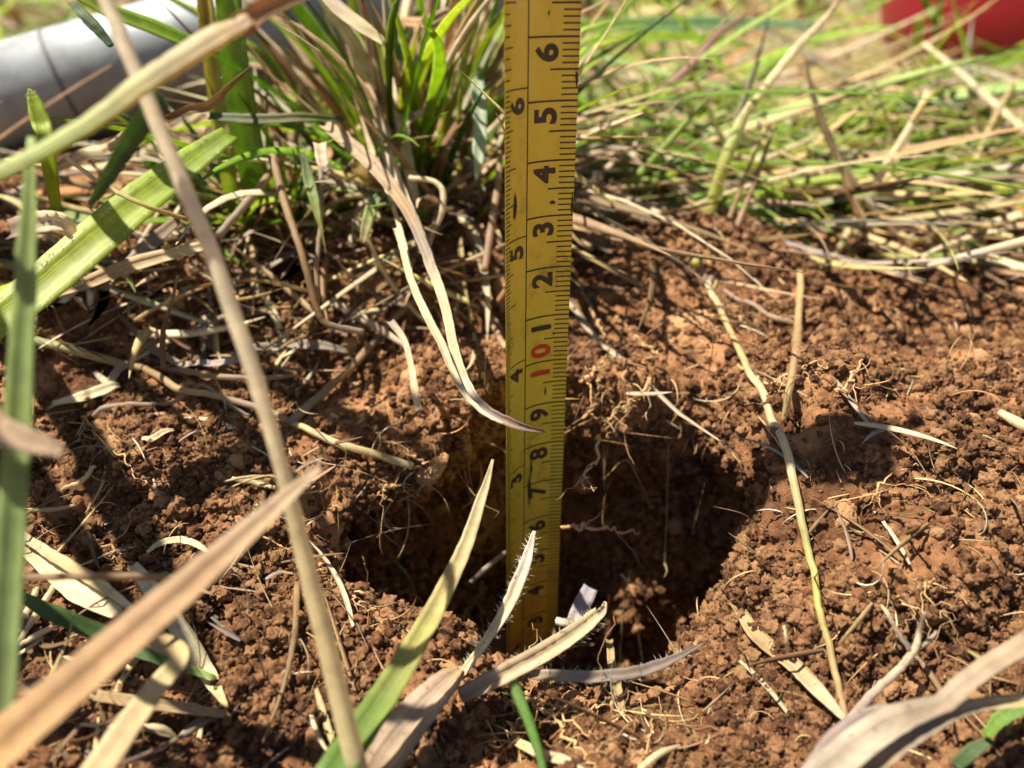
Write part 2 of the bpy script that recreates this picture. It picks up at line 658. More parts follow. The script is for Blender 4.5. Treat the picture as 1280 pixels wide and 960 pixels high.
NC = 260000
nrm = np.empty(len(PP) * 3, np.float32)
me.vertices.foreach_get('normal', nrm)
nrm = nrm.reshape(-1, 3).astype(float)
P3 = PP.reshape(ny, nx, 3)
area = np.linalg.norm(np.cross(np.gradient(P3, axis=1), np.gradient(P3, axis=0)), axis=2).ravel()
inside = (PP[:, 1] > -1) & (PP[:, 1] < 30) & (np.abs(PP[:, 0] - .6) < 11 + .62 * PP[:, 1])
wgt = np.where(inside, area, 0) / (1 + np.clip(PP[:, 1] - 9, 0, None) * .10) * np.clip(vnoise(PP, 1.4, 81) * 2.4 - .6, .10, 1.2)
pick = rng.choice(len(PP), NC, replace=True, p=wgt / wgt.sum())
cp, cn = PP[pick], nrm[pick]
cr = np.clip(.017 * rng.pareto(1.55, NC) + .02, 0, .14)
cp = cp + rng.normal(0, .02, cp.shape) + cn * (rng.uniform(-.35, .55, NC) * cr)[:, None]
cmz = bpy.data.meshes.new('soil_crumbs')
cmz.from_pydata((cp * CM).tolist(), [], [])
a = cmz.attributes.new('rot', 'FLOAT_VECTOR', 'POINT')
a.data.foreach_set('vector', rng.uniform(0, 6.28, (len(cp), 3)).astype(np.float32).ravel())
a = cmz.attributes.new('size', 'FLOAT', 'POINT')
a.data.foreach_set('value', (cr * CM).astype(np.float32))
a = cmz.attributes.new('pick', 'INT', 'POINT')
a.data.foreach_set('value', rng.integers(0, 6, len(cp)).astype(np.int32))
crumbs = bpy.data.objects.new('soil_crumbs', cmz)
COL.objects.link(crumbs)
tag(crumbs, 'loose crumbs of red brown soil scattered over the ground', 'soil', kind='stuff')
g = bpy.data.node_groups.new('scatter_crumbs', 'GeometryNodeTree')
g.interface.new_socket('Geometry', in_out='INPUT', socket_type='NodeSocketGeometry')
g.interface.new_socket('Geometry', in_out='OUTPUT', socket_type='NodeSocketGeometry')
gi = g.nodes.new('NodeGroupInput')
go = g.nodes.new('NodeGroupOutput')
g2i = g.nodes.new('GeometryNodeGeometryToInstance')
for k in range(6):
    ico = g.nodes.new('GeometryNodeMeshIcoSphere')
    ico.inputs['Radius'].default_value = 1
    ico.inputs['Subdivisions'].default_value = 3
    pos = g.nodes.new('GeometryNodeInputPosition')
    ad = g.nodes.new('ShaderNodeVectorMath')
    ad.inputs[1].default_value = (k * 7.3, k * 3.1, k * 5.7)
    g.links.new(pos.outputs[0], ad.inputs[0])
    no = g.nodes.new('ShaderNodeTexNoise')
    no.inputs['Scale'].default_value = 1.75
    no.inputs['Detail'].default_value = 5
    no.inputs['Roughness'].default_value = .72
    g.links.new(ad.outputs[0], no.inputs['Vector'])
    mr = g.nodes.new('ShaderNodeMapRange')
    mr.inputs[1].default_value = .25
    mr.inputs[2].default_value = .75
    mr.inputs[3].default_value = .12
    mr.inputs[4].default_value = 1.9
    g.links.new(no.outputs[0], mr.inputs[0])
    sc_ = g.nodes.new('ShaderNodeVectorMath')
    sc_.operation = 'SCALE'
    g.links.new(pos.outputs[0], sc_.inputs[0])
    g.links.new(mr.outputs[0], sc_.inputs['Scale'])
    sp_ = g.nodes.new('GeometryNodeSetPosition')
    g.links.new(ico.outputs['Mesh'], sp_.inputs['Geometry'])
    g.links.new(sc_.outputs[0], sp_.inputs['Position'])
    tr_ = g.nodes.new('GeometryNodeTransform')
    g.links.new(sp_.outputs[0], tr_.inputs['Geometry'])
    tr_.inputs['Scale'].default_value = (1, .8 + .06 * k, .65 + .05 * k)
    ss_ = g.nodes.new('GeometryNodeSetShadeSmooth')
    g.links.new(tr_.outputs[0], ss_.inputs['Geometry'])
    sm_ = g.nodes.new('GeometryNodeSetMaterial')
    sm_.inputs['Material'].default_value = M_CRUMB
    g.links.new(ss_.outputs[0], sm_.inputs['Geometry'])
    g.links.new(sm_.outputs[0], g2i.inputs[0])
def named(nm, dt):
    q_ = g.nodes.new('GeometryNodeInputNamedAttribute')
    q_.data_type = dt
    q_.inputs[0].default_value = nm
    return q_.outputs[0]
iop = g.nodes.new('GeometryNodeInstanceOnPoints')
g.links.new(gi.outputs[0], iop.inputs['Points'])
g.links.new(g2i.outputs[0], iop.inputs['Instance'])
iop.inputs['Pick Instance'].default_value = True
g.links.new(named('pick', 'INT'), iop.inputs['Instance Index'])
e2r = g.nodes.new('FunctionNodeEulerToRotation')
g.links.new(named('rot', 'FLOAT_VECTOR'), e2r.inputs[0])
g.links.new(e2r.outputs[0], iop.inputs['Rotation'])
g.links.new(named('size', 'FLOAT'), iop.inputs['Scale'])
g.links.new(iop.outputs[0], go.inputs[0])
md = crumbs.modifiers.new('scatter', 'NODES')
md.node_group = g






# ------------------------------------------------------------------ clods one can pick up
import bmesh
def clod_mesh(seed):
    bm = bmesh.new()
    bmesh.ops.create_icosphere(bm, subdivisions=5, radius=1)
    v = np.array([x.co[:] for x in bm.verts])
    o_ = seed * 13.7
    r = .45 + .55 * vnoise(v + o_, .9, seed) + .42 * crumb(v + o_, .62, seed + 9) + .42 * crumb(v + o_, .36, seed + 19) + .26 * crumb(v + o_, .20, seed + 29) + .16 * vnoise(v + o_, .1, seed + 5)
    v = v * (r / r.mean())[:, None] * np.array([1, .85, .68])
    for x, c in zip(bm.verts, v):
        x.co = c
    me_ = bpy.data.meshes.new('soil_clod')
    bm.to_mesh(me_)
    bm.free()
    me_.shade_smooth()
    me_.materials.append(M_CLOD)
    return me_
CLODS = [clod_mesh(k) for k in range(9)]
LANDMARKS = [(380, 640, 'the tip of the brown slanting leaf'), (220, 680, 'the pale arched straw curl'), (120, 640, 'the left soil mound'), (300, 860, 'the end of the speckled straw leaf'),
             (380, 860, 'the upright brown twig'), (470, 570, 'the bright cut straw end'), (500, 740, 'the crooked root on the left rim'), (250, 490, 'the long jointed runner'),
             (330, 435, 'the smooth grey leaf'), (440, 460, 'the grey slanting stem'), (520, 470, 'the thin dangling pale leaf'), (1000, 640, 'the bowed straw stalk'),
             (1045, 850, 'the bowed straw foot'), (985, 480, 'the upright tan twig'), (900, 400, 'the upper end of the bowed straw'), (1060, 470, 'the dark pit at right'),
             (1140, 820, 'the forked grey twig'), (960, 810, 'the flat tan leaf'), (1200, 345, 'the white pointed straw'), (1040, 330, 'the leaning split straw'),
             (1130, 590, 'the fine root on sunlit soil'), (1265, 525, 'the straw fragment'), (1230, 860, 'the speckled bottom right leaf'), (800, 420, 'the wavy root on lit soil'),
             (750, 660, 'the orange root in the hole'), (740, 580, 'the dangling dark root'), (770, 860, 'the pale hanging strip'), (660, 910, 'the green shoot'), (870, 330, 'the yellow green stalk'),
             (540, 800, 'the tapering green blade'), (1180, 740, 'the fine branched root'), (100, 500, 'the pale folded straw piece'), (60, 720, 'the wide pale straw leaf')]
ORD = ['nearest', 'second nearest', 'third nearest', 'fourth nearest', 'fifth nearest', 'sixth nearest', 'seventh nearest', 'eighth nearest', 'ninth nearest', 'tenth nearest', 'eleventh nearest', 'twelfth nearest']
clod_list = []
def put_clod(px, py, rad, group):
    for a_, b_ in ((884, 358), (900, 395), (918, 428), (934, 466), (962, 520), (985, 575), (1000, 640), (1014, 710), (1024, 765), (1040, 825), (1058, 902), (998, 395), (994, 438), (985, 500)):
        if abs(a_ - px) < 30 and abs(b_ - py) < 45:
            return
    p = EYE + ray(px, py) * hit(px, py)
    o = bpy.data.objects.new('soil_clod', CLODS[rng.integers(0, 9)])
    COL.objects.link(o)
    p[2] -= rad * .3
    o.location = Vector(p * CM)
    o.rotation_euler = rng.uniform(0, 6.28, 3)
    o.scale = np.array([1, 1, 1]) * rad * CM * rng.uniform(.85, 1.15, 3)
    tag(o, None, 'soil clod', group)
    clod_list.append((o, px, py, rad))
for (x0, x1, y0, y1, num, r0, r1, grp) in (
        (50, 420, 500, 950, 30, .16, .38, 'clods left of the hole'),
        (950, 1270, 380, 900, 30, .16, .38, 'clods right of the hole'),
        (730, 1270, 285, 440, 20, .2, .42, 'clods behind the hole'),
        (440, 900, 500, 800, 14, .18, .42, 'clods in the hole'),
        (430, 900, 840, 955, 14, .16, .36, 'clods on the near lip'),
        (150, 620, 360, 500, 16, .2, .45, 'clods under the tussock')):
    for k in range(num):
        put_clod(rng.uniform(x0, x1), rng.uniform(y0, y1), r0 + (r1 - r0) * rng.uniform() ** 2.2, grp)
buckets = {}
for o, px, py, rad in clod_list:
    li = min(range(len(LANDMARKS)), key=lambda q: (LANDMARKS[q][0] - px) ** 2 + (LANDMARKS[q][1] - py) ** 2)
    dx, dy = px - LANDMARKS[li][0], py - LANDMARKS[li][1]
    side = ('right of' if dx > 0 else 'left of') if abs(dx) > abs(dy) else ('below' if dy > 0 else 'above')
    buckets.setdefault((li, side), []).append((dx * dx + dy * dy, o, rad))
for (li, side), lst in buckets.items():
    lst.sort(key=lambda t: t[0])
    for k, (d_, o, rad) in enumerate(lst):
        sz = 'big' if rad > .36 else 'rounded' if rad > .26 else 'small'
        rank = '' if len(lst) == 1 else ', ' + ORD[k]
        o['label'] = f"{sz} clod of red soil {side} {LANDMARKS[li][2]}{rank}"

# ------------------------------------------------------------------ tape measure
TX, TY, TR, TWID, TDIV = 1.13, 13.52, 1.28, 1.68, .95
TH0 = .0
def tp(s, z, off=0.0):
    """tape face: s cm from its right edge, at reading z, off cm towards the hollow side"""
    s = np.asarray(s, float)
    z = np.asarray(z, float)
    a = TH0 + s / TR
    x = TX - TR * (np.sin(a) - math.sin(TH0))
    y = TY - TR * (math.cos(TH0) - np.cos(a)) * 1.0
    bow = .04 * np.sin(z * .21)                            # the strip bows a little along its length
    return np.stack([x + off * np.sin(a), y - off * np.cos(a) + bow, z + 0 * x], -1)

m_, t_, n_, l_, b_ = mat('yellow_tape_paint')
co_ = n_.new('ShaderNodeNewGeometry').outputs['Position']
d1 = noise(n_, l_, co_, 420, 5, .7)
d2 = noise(n_, l_, co_, 95, 4, .6)
mm_ = n_.new('ShaderNodeMath')
mm_.operation = 'MULTIPLY'
l_.new(d1.outputs['Fac'], mm_.inputs[0])
l_.new(d2.outputs['Fac'], mm_.inputs[1])
r_ = ramp(n_, [(.13, (.70, .575, .06)), (.30, (.62, .50, .035)), (.40, (.42, .32, .035)), (.52, (.20, .14, .05))])
l_.new(mm_.outputs[0], r_.inputs[0])
# soil dust rubbed onto the foot of the strip
sx_ = n_.new('ShaderNodeSeparateXYZ')
l_.new(co_, sx_.inputs[0])
mz_ = n_.new('ShaderNodeMapRange')
for q_, v_ in ((1, .02), (2, .085), (3, .62), (4, 0.0)):
    mz_.inputs[q_].default_value = v_
l_.new(sx_.outputs[2], mz_.inputs[0])
dn_ = noise(n_, l_, co_, 170, 6, .7)
dm_ = n_.new('ShaderNodeMath')
dm_.operation = 'MULTIPLY'
l_.new(mz_.outputs[0], dm_.inputs[0])
dr_ = n_.new('ShaderNodeMapRange')
dr_.inputs[1].default_value = .38
dr_.inputs[2].default_value = .62
l_.new(dn_.outputs['Fac'], dr_.inputs[0])
l_.new(dr_.outputs[0], dm_.inputs[1])
dx_ = n_.new('ShaderNodeMix')
dx_.data_type = 'RGBA'
l_.new(dm_.outputs[0], dx_.inputs[0])
l_.new(r_.outputs[0], dx_.inputs[6])
dx_.inputs[7].default_value = (.24, .12, .05, 1)
l_.new(dx_.outputs[2], b_.inputs['Base Color'])
b_.inputs['Roughness'].default_value = .3
M_TAPE = m_
def plain(name, c, rough=.5, metal=0.0):
    m, t, n, l, b = mat(name)
    co = n.new('ShaderNodeNewGeometry').outputs['Position']
    nz = noise(n, l, co, 700, 3)
    r = ramp(n, [(.3, tuple(q * .75 for q in c)), (.7, tuple(min(1, q * 1.2) for q in c))])
    l.new(nz.outputs['Fac'], r.inputs[0])
    l.new(r.outputs[0], b.inputs['Base Color'])
    b.inputs['Roughness'].default_value = rough
    b.inputs['Metallic'].default_value = metal
    return m
M_INK = plain('black_print', (.035, .022, .012), .5)
M_RED = plain('red_print', (.50, .045, .012), .5)
M_GRIME = plain('grime', (.045, .028, .012), .8)
tape = empty('tape_measure', (TX - .6, TY - .3, 0))
tag(tape, 'yellow steel tape measure standing upright in the soil hole', 'tape measure')
ss = np.linspace(0, TWID, 17)
zz = np.linspace(0.0, 24.0, 121)
SS, ZZ = np.meshgrid(ss, zz)
front = tp(SS.ravel(), ZZ.ravel(), 0.0).reshape(len(zz), len(ss), 3)
back = tp(SS.ravel(), ZZ.ravel(), -.014).reshape(len(zz), len(ss), 3)
loop = np.concatenate([front, back[:, ::-1]], 1)
m2 = loop.shape[1]
i_ = np.arange(len(zz) - 1)[:, None] * m2
j_ = np.arange(m2)[None]
F_ = np.stack([i_ + j_, i_ + m2 + j_, i_ + m2 + (j_ + 1) % m2, i_ + (j_ + 1) % m2], -1).reshape(-1, 4).tolist()
F_ += [list(range(m2)), [(len(zz) - 1) * m2 + q for q in range(m2)][::-1]]
mesh_obj('blade', loop.reshape(-1, 3), F_, M_TAPE, tape, (TX, TY, 0), False)

def marks(rects, name, m, off=.004):
    V, F = [], []
    for (s0, s1, z0, z1) in rects:
        sg = np.linspace(s0, s1, max(2, int(abs(s1 - s0) / .08) + 1))
        k = len(V)
        lo, hi = tp(sg, np.full_like(sg, z0), off), tp(sg, np.full_like(sg, z1), off)
        nn = len(sg)
        V += lo.tolist() + hi.tolist()
        F += [[k + q, k + q + 1, k + nn + q + 1, k + nn + q] for q in range(nn - 1)]
    o = mesh_obj(name, V, F, m, tape, (TX, TY, 0), False)
    o['kind'] = 'stuff'
    return o
cmr, inr = [], []
for k in range(1, 240):
    z = k * .1
    if k % 10 == 0:
        cmr.append((0.0, TDIV, z - .016, z + .016))
    elif k % 5 == 0:
        cmr.append((0.0, .50, z - .015, z + .015))
    else:
        cmr.append((0.0, .29, z - .013, z + .013))
for k in range(8, 9 * 32 + 12):
    z = k * 2.54 / 32
    if k > 6 * 32 and k % 2:
        continue
    ln = .73 if k % 32 == 0 else .42 if k % 16 == 0 else .33 if k % 8 == 0 else .27 if k % 4 == 0 else .22
    if k % 2:
        ln = .20
    inr.append((TWID - ln, TWID, z - .012, z + .012))
marks(cmr, 'centimetre_ticks', M_INK)
marks(inr, 'inch_ticks', M_INK)
zs = np.linspace(.3, 23.9, 80)
vv = np.concatenate([tp(np.full(80, TDIV - .013), zs, .005), tp(np.full(80, TDIV + .013), zs, .005)])
mesh_obj('divider_line', vv, [[q, 80 + q, 81 + q, q + 1] for q in range(79)], M_INK, tape, (TX, TY, 0), False)

def glyph(ch, s_c, z_c, size, m, wide=1.0):
    """one printed figure, its foot to the right, reading upwards"""
    c = bpy.data.curves.new('figure', 'FONT')
    c.body = ch
    c.size = 1.0
    c.offset = .04
    c.resolution_u = 6
    o = bpy.data.objects.new('figure', c)
    COL.objects.link(o)
    dg = bpy.context.evaluated_depsgraph_get()
    me_ = bpy.data.meshes.new_from_object(o.evaluated_get(dg))
    bpy.data.objects.remove(o)
    v = np.array([x.co[:] for x in me_.vertices])
    f = [list(p.vertices) for p in me_.polygons]
    bpy.data.meshes.remove(me_)
    lo, hi = v.min(0), v.max(0)
    v = v - (lo + hi) / 2
    v = v / (hi[1] - lo[1])
    z = z_c + v[:, 0] * size * wide
    s = s_c + v[:, 1] * size
    w_ = tp(s, z, .005)
    mesh_obj('printed_figure', w_, f, m, tape, tp(s_c, z_c), False)
for k in range(3, 24):
    if k % 10 == 0:
        glyph(str(k // 10), .58, k - .25, .46, M_RED)
        glyph('0', .58, k + .25, .46, M_RED)
    else:
        glyph(str(k % 10), .58, k - .24, .45, M_INK)
for k in range(1, 10):
    glyph(str(k), TDIV + .29, k * 2.54 - .27, .43, M_INK)

def smudge(s0, z0, ls, lz, seed):
    r = np.random.default_rng(seed)
    n = 26
    a = np.linspace(0, 2 * np.pi, n, endpoint=False)
    rad = r.uniform(.45, 1.1, n)
    s = s0 + np.cos(a) * ls * rad
    z = z0 + np.sin(a) * lz * rad
    V = np.vstack([tp(np.array([s0]), np.array([z0]), .0065), tp(s, z, .0065)])
    mesh_obj('dirt_smudge', V, [[0, 1 + q, 1 + (q + 1) % n] for q in range(n)], M_GRIME, tape, tp(s0, z0), False)
smudge(1.28, 13.30, .07, .30, 1)
smudge(.40, 13.25, .07, .05, 3)
smudge(.80, 6.9, .05, .62, 5)
smudge(.76, 7.45, .04, .3, 6)
smudge(.3, 10.6, .03, .04, 7)
smudge(.03, 15.35, .035, .16, 8)
smudge(.02, 13.2, .03, .2, 9)
smudge(.55, 16.35, .02, .05, 10)
smudge(.45, 9.3, .03, .12, 11)

# ------------------------------------------------------------------ steel pipe
def tube_world(A, B, prof, seg=48):
    A, B = np.asarray(A, float), np.asarray(B, float)
    T = (B - A) / np.linalg.norm(B - A)
    U = np.cross(T, [0, 0, 1])
    U /= np.linalg.norm(U)
    W_ = np.cross(U, T)
    L = np.linalg.norm(B - A)
    a = np.arange(seg) / seg * 2 * np.pi
    V = []
    for t, r in prof:
        c = A + T * t * L
        V.append(c + r * (np.cos(a)[:, None] * U + np.sin(a)[:, None] * W_))
    V = np.concatenate(V)
    F = []
    for k in range(len(prof) - 1):
        F += [[k * seg + q, k * seg + (q + 1) % seg, (k + 1) * seg + (q + 1) % seg, (k + 1) * seg + q] for q in range(seg)]
    return V, F
m_, t_, n_, l_, b_ = mat('galvanised_steel')
co_ = n_.new('ShaderNodeNewGeometry').outputs['Position']
d1 = noise(n_, l_, co_, 60, 5, .65)
r_ = ramp(n_, [(.3, (.15, .155, .155)), (.5, (.25, .265, .27)), (.75, (.32, .33, .33))])
l_.new(d1.outputs['Fac'], r_.inputs[0])
l_.new(r_.outputs[0], b_.inputs['Base Color'])
b_.inputs['Metallic'].default_value = .2
d2 = noise(n_, l_, co_, 220, 4, .6)
rr_ = n_.new('ShaderNodeMapRange')
rr_.inputs[3].default_value = .45
rr_.inputs[4].default_value = .7
l_.new(d2.outputs['Fac'], rr_.inputs[0])
l_.new(rr_.outputs[0], b_.inputs['Roughness'])
M_STEEL = m_
PR = 2.0
pa = EYE + ray(-260, 214) * 25
pb = EYE + ray(640, -55) * 31
prof = [(0, PR - .3), (0, PR), (1, PR), (1, PR - .3), (0, PR - .3)]
V, F = tube_world(pa, pb, prof)
pipe = empty('steel_pipe', pa)
tag(pipe, 'thick grey galvanised steel pipe lying behind the grass tussock', 'pipe')
mesh_obj('pipe_wall', V, F, M_STEEL, pipe, pa)
pm = pa + (pb - pa) * .335
V, F = tube_world(pm, pm + (pb - pa) / np.linalg.norm(pb - pa) * .13, [(0, PR + .004), (0, PR + .03), (1, PR + .03), (1, PR + .004), (0, PR + .004)])
mesh_obj('seam_ring', V, F, plain('dark_seam', (.12, .12, .12), .6), pipe, pm)

# ------------------------------------------------------------------ red bucket at the back
m_, t_, n_, l_, b_ = mat('red_plastic')
co_ = n_.new('ShaderNodeNewGeometry').outputs['Position']
d1 = noise(n_, l_, co_, 9, 4)
r_ = ramp(n_, [(.3, (.22, .004, .010)), (.7, (.27, .006, .013))])
l_.new(d1.outputs['Fac'], r_.inputs[0])
l_.new(r_.outputs[0], b_.inputs['Base Color'])
b_.inputs['Roughness'].default_value = .4
def lathe(c, prof, seg=72):
    a = np.arange(seg) / seg * 2 * np.pi
    V = np.concatenate([np.stack([c[0] + r * np.cos(a), c[1] + r * np.sin(a), np.full(seg, c[2] + z)], -1) for r, z in prof])
    F = []
    for k in range(len(prof) - 1):
        F += [[k * seg + q, k * seg + (q + 1) % seg, (k + 1) * seg + (q + 1) % seg, (k + 1) * seg + q] for q in range(seg)]
    return V, F
bc = EYE + ray(1350, 45) * 66
bc[2] = height(bc[0:1], bc[1:2])[0] + .3
bk = empty('red_bucket', bc)
tag(bk, 'bright red plastic bucket standing in the grass at the back right', 'bucket')
V, F = lathe(bc, [(.1, 1.0), (12.5, 1.0), (14.5, .5), (15.6, 1.2), (16.4, 3), (16.8, 5), (18.5, 30), (18.2, 30), (16.4, 5), (15.4, 2.2), (.1, 2.0)])
mesh_obj('bucket_wall', V, F, m_, bk, bc)
V, F = lathe(bc, [(18.4, 29.2), (19.4, 29.2), (19.5, 30.4), (18.2, 30.4)])
mesh_obj('rim', V, F, m_, bk, bc)
hc = np.array([bc[0], bc[1], bc[2] + 27])
ha = np.linspace(0, np.pi, 30)
HP = np.stack([hc[0] + 18.9 * np.cos(ha), hc[1] - 9 * np.sin(ha), hc[2] + 2 - 9 * np.sin(ha) * .6], -1)
v_, f_, u_ = sweep(HP, np.full(30, .5), np.full(30, .5), (0, -.3, 1), True, k=8)
hd_ = mesh_obj('handle', v_, f_, M_STEEL, bk, HP[0])
v_, f_, u_ = sweep(HP[11:19], np.full(8, 1.6), np.full(8, 1.6), (0, -.3, 1), True, k=10)
gr_ = mesh_obj('grip', v_, f_, m_, None, HP[11])
gr_.parent = hd_
gr_.location = gr_.location - Vector(HP[0] * CM)

# ------------------------------------------------------------------ masses of grass and straw
def batch(base, az, el, bend, L, W, cols, side, n=8, follow=True, thick=.25):
    """many blades in one go; base (M,3), angles per blade; returns verts, faces, uv, tint"""
    M = len(base)
    t = np.linspace(0, 1, n)[None]
    e = el[:, None] - bend[:, None] * t
    a = az[:, None] + side[:, None] * t ** 1.3
    st = (L / (n - 1))[:, None]
    dx, dy, dz = np.cos(e) * np.cos(a) * st, np.cos(e) * np.sin(a) * st, np.sin(e) * st
    X = base[:, 0:1] + np.cumsum(dx, 1) - dx[:, :1]
    Y = base[:, 1:2] + np.cumsum(dy, 1) - dy[:, :1]
    Z = base[:, 2:3] + np.cumsum(dz, 1) - dz[:, :1]
    if follow:
        Z = np.maximum(Z, height(X, Y) + .12)
    C = np.stack([X, Y, Z], -1)
    T = np.gradient(C, axis=1)
    T /= np.linalg.norm(T, axis=2)[..., None] + 1e-9
    N = np.zeros_like(T)
    N[..., 2] = 1
    tilt = rng.normal(0, .7, (M, 1))
    N[..., 0] = np.sin(tilt) * -np.sin(a)
    N[..., 1] = np.sin(tilt) * np.cos(a) - .25
    N = N - (N * T).sum(2)[..., None] * T
    N /= np.linalg.norm(N, axis=2)[..., None] + 1e-9
    B = np.cross(T, N)
    prof = np.clip(np.minimum(1, .55 + 2.2 * t) * (1 - t ** 3 * .93), .05, 1)
    w_ = (W[:, None] * prof)[..., None]
    rows = np.stack([C - B * w_ * .5 + N * w_ * .2, C, C + B * w_ * .5 + N * w_ * .2, C - N * np.minimum(w_ * thick, .03)], 2)
    V = rows.reshape(-1, 3)
    bidx = (np.arange(M) * n * 4)[:, None, None]
    i = (np.arange(n - 1) * 4)[None, :, None]
    j = np.arange(4)[None, None]
    F = np.stack([bidx + i + j, bidx + i + (j + 1) % 4, bidx + i + 4 + (j + 1) % 4, bidx + i + 4 + j], -1).reshape(-1, 4)
    uv = np.stack([np.tile(np.array([0, .5, 1, .5]), M * n), np.tile(np.repeat(t[0], 4), M) + np.repeat(rng.uniform(0, 9, M), n * 4)], -1)
    ti = np.repeat(cols, n * 4, 0)
    return V, F, uv, ti

def palette(M, cs, ws, var=.18):
    k = rng.choice(len(cs), M, p=np.array(ws) / sum(ws))
    c = np.array(cs)[k]
    return np.clip(c * rng.normal(1, var, (M, 1)) * rng.normal(1, .05, (M, 3)), .01, .9)

def zone(M, y0, y1, powr, pad=4, xl=None):
    y = y0 + (y1 - y0) * rng.uniform(0, 1, M) ** powr
    x = rng.uniform(-1, 1, M) * (.80 * y + pad)
    return x, y

# dry straw lying thick behind the hole
M = 11500
x, y = zone(M, 23.0, 260, 2.1)
dens = np.where(x > 1.5, sstep(22.5, 27, y + .15 * x + rng.normal(0, 2.0, M)), 1)
dens = np.where((x < -3.5) & (y < 34), .12, dens) * np.where((x > 16) & (y > 36) & (y < 66), .45, 1)
kp = rng.uniform(0, 1, M) < dens
x, y = x[kp], y[kp]
M = len(x)
z = height(x, y) + rng.uniform(0, 1.6, M) * sstep(24, 34, y) + .1
az = np.where(rng.uniform(0, 1, M) < .55, rng.normal(-.45, .45, M), rng.uniform(-3.14, 3.14, M)) + np.where(rng.uniform(0, 1, M) < .5, math.pi, 0)
V, F, uv, ti = batch(np.stack([x, y, z], -1), az, rng.normal(.12, .18, M), rng.normal(.25, .35, M), rng.uniform(3, 12, M), rng.uniform(.10, .38, M) * (1 + 1.0 * sstep(50, 160, y)),
                     palette(M, [STRAW, PALE, TAN, BROWN, GREY, ORANGE], [5, 5, 4, 1.2, 2, .5]), rng.normal(0, .35, M))
o = mesh_obj('dry_straw', V, F, M_DRY, uv=uv, tint=ti)
tag(o, 'thick litter of dry tan straw covering the ground behind the hole', 'straw', kind='stuff')
# coarse grass far back, seen only as a blur
M = 3200
y = 110 + 900 * rng.uniform(0, 1, M) ** 1.8
x = rng.uniform(-1, 1, M) * (.85 * y)
V, F, uv, ti = batch(np.stack([x, y, height(x, y)], -1), rng.uniform(-3.14, 3.14, M), rng.normal(.8, .4, M), rng.normal(.9, .4, M), rng.uniform(10, 26, M), rng.uniform(.6, 1.8, M),
                     palette(M, [GREEN, LIME, PALEG, STRAW, PALE, TAN], [3, 2, 2, 4, 3, 3]), rng.normal(0, .35, M))
o = mesh_obj('far_grass', V, F, M_DRY, uv=uv, tint=ti)
tag(o, 'blurred mixed green and dry grass far behind', 'grass', kind='stuff')
# green blades lying and leaning in it
M = 2300
x, y = zone(M, 26.5, 260, 1.9)
kp = rng.uniform(0, 1, M) < np.clip(vnoise(np.stack([x, y, 0 * x], -1), 9, 91) * 2.4 - .55, 0, 1) * np.where((x < -3) & (y < 36), 0, 1) * np.where((x > 16) & (y > 34) & (y < 66), .3, 1)
x, y = x[kp], y[kp]
M = len(x)
z = height(x, y) + rng.uniform(.1, 1.9, M)
az = np.where(rng.uniform(0, 1, M) < .65, rng.normal(-.4, .35, M), rng.uniform(-3.14, 3.14, M)) + np.where(rng.uniform(0, 1, M) < .5, math.pi, 0)
V, F, uv, ti = batch(np.stack([x, y, z], -1), az, rng.normal(.3, .3, M), rng.normal(.6, .4, M), rng.uniform(4, 14, M), rng.uniform(.22, .65, M),
                     palette(M, [GREEN, LIME, PALEG, DULLG], [2.5, 3, 5, 1]), rng.normal(0, .3, M))
o = mesh_obj('green_grass', V, F, M_LEAF, uv=uv, tint=ti)
tag(o, 'green grass blades lying over the straw in the background', 'grass', kind='stuff')
M = 850
x = rng.uniform(1.5, 26, M)
y = 24.5 + 16 * rng.uniform(0, 1, M) ** 1.3
z = height(x, y) + rng.uniform(.05, 1.3, M)
V, F, uv, ti = batch(np.stack([x, y, z], -1), rng.normal(-.45, .4, M) + np.where(rng.uniform(0, 1, M) < .5, math.pi, 0), rng.normal(.3, .3, M), rng.normal(.6, .4, M), rng.uniform(3, 8, M), rng.uniform(.14, .42, M),
                     palette(M, [GREEN, LIME, PALEG, YEL], [2, 3, 4, 1]), rng.normal(0, .3, M))
o = mesh_obj('green_grass', V, F, M_LEAF, uv=uv, tint=ti)
tag(o, 'pale green blades lying along the soil edge right of the tape', 'grass', kind='stuff')
# short litter on the bank below the tussock and on the soil
M = 420
px_ = rng.uniform(130, 640, M)
py_ = rng.uniform(170, 420, M)
bs = np.array([EYE + ray(a_, b_) * (hit(a_, b_) - .15) for a_, b_ in zip(px_, py_)])
V, F, uv, ti = batch(bs, rng.uniform(-3.14, 3.14, M), rng.normal(.1, .3, M), rng.normal(.2, .5, M), rng.uniform(.7, 3.6, M), rng.uniform(.05, .24, M),
                     palette(M, [STRAW, PALE, TAN, BROWN, GREY, PURP], [2, 2.5, 4, 4, 2, 1]), rng.normal(0, .5, M))
o = mesh_obj('straw_bits', V, F, M_DRY, uv=uv, tint=ti)
tag(o, 'short bits of dry straw strewn over the shaded bank left of the tape', 'straw', kind='stuff')
M = 230
px_ = np.concatenate([rng.uniform(20, 460, 150), rng.uniform(640, 1270, 80)])
py_ = np.concatenate([rng.uniform(410, 950, 150), rng.uniform(280, 940, 80)])
bs = np.array([EYE + ray(a_, b_) * (hit(a_, b_) - .12) for a_, b_ in zip(px_, py_)])
V, F, uv, ti = batch(bs, rng.uniform(-3.14, 3.14, M), rng.normal(.1, .25, M), rng.normal(.2, .4, M), rng.uniform(.4, 2.2, M), rng.uniform(.03, .12, M),
                     palette(M, [STRAW, PALE, TAN, BROWN, GREY], [3, 3, 4, 3, 2]), rng.normal(0, .4, M))
o = mesh_obj('straw_crumbs', V, F, M_DRY, uv=uv, tint=ti)
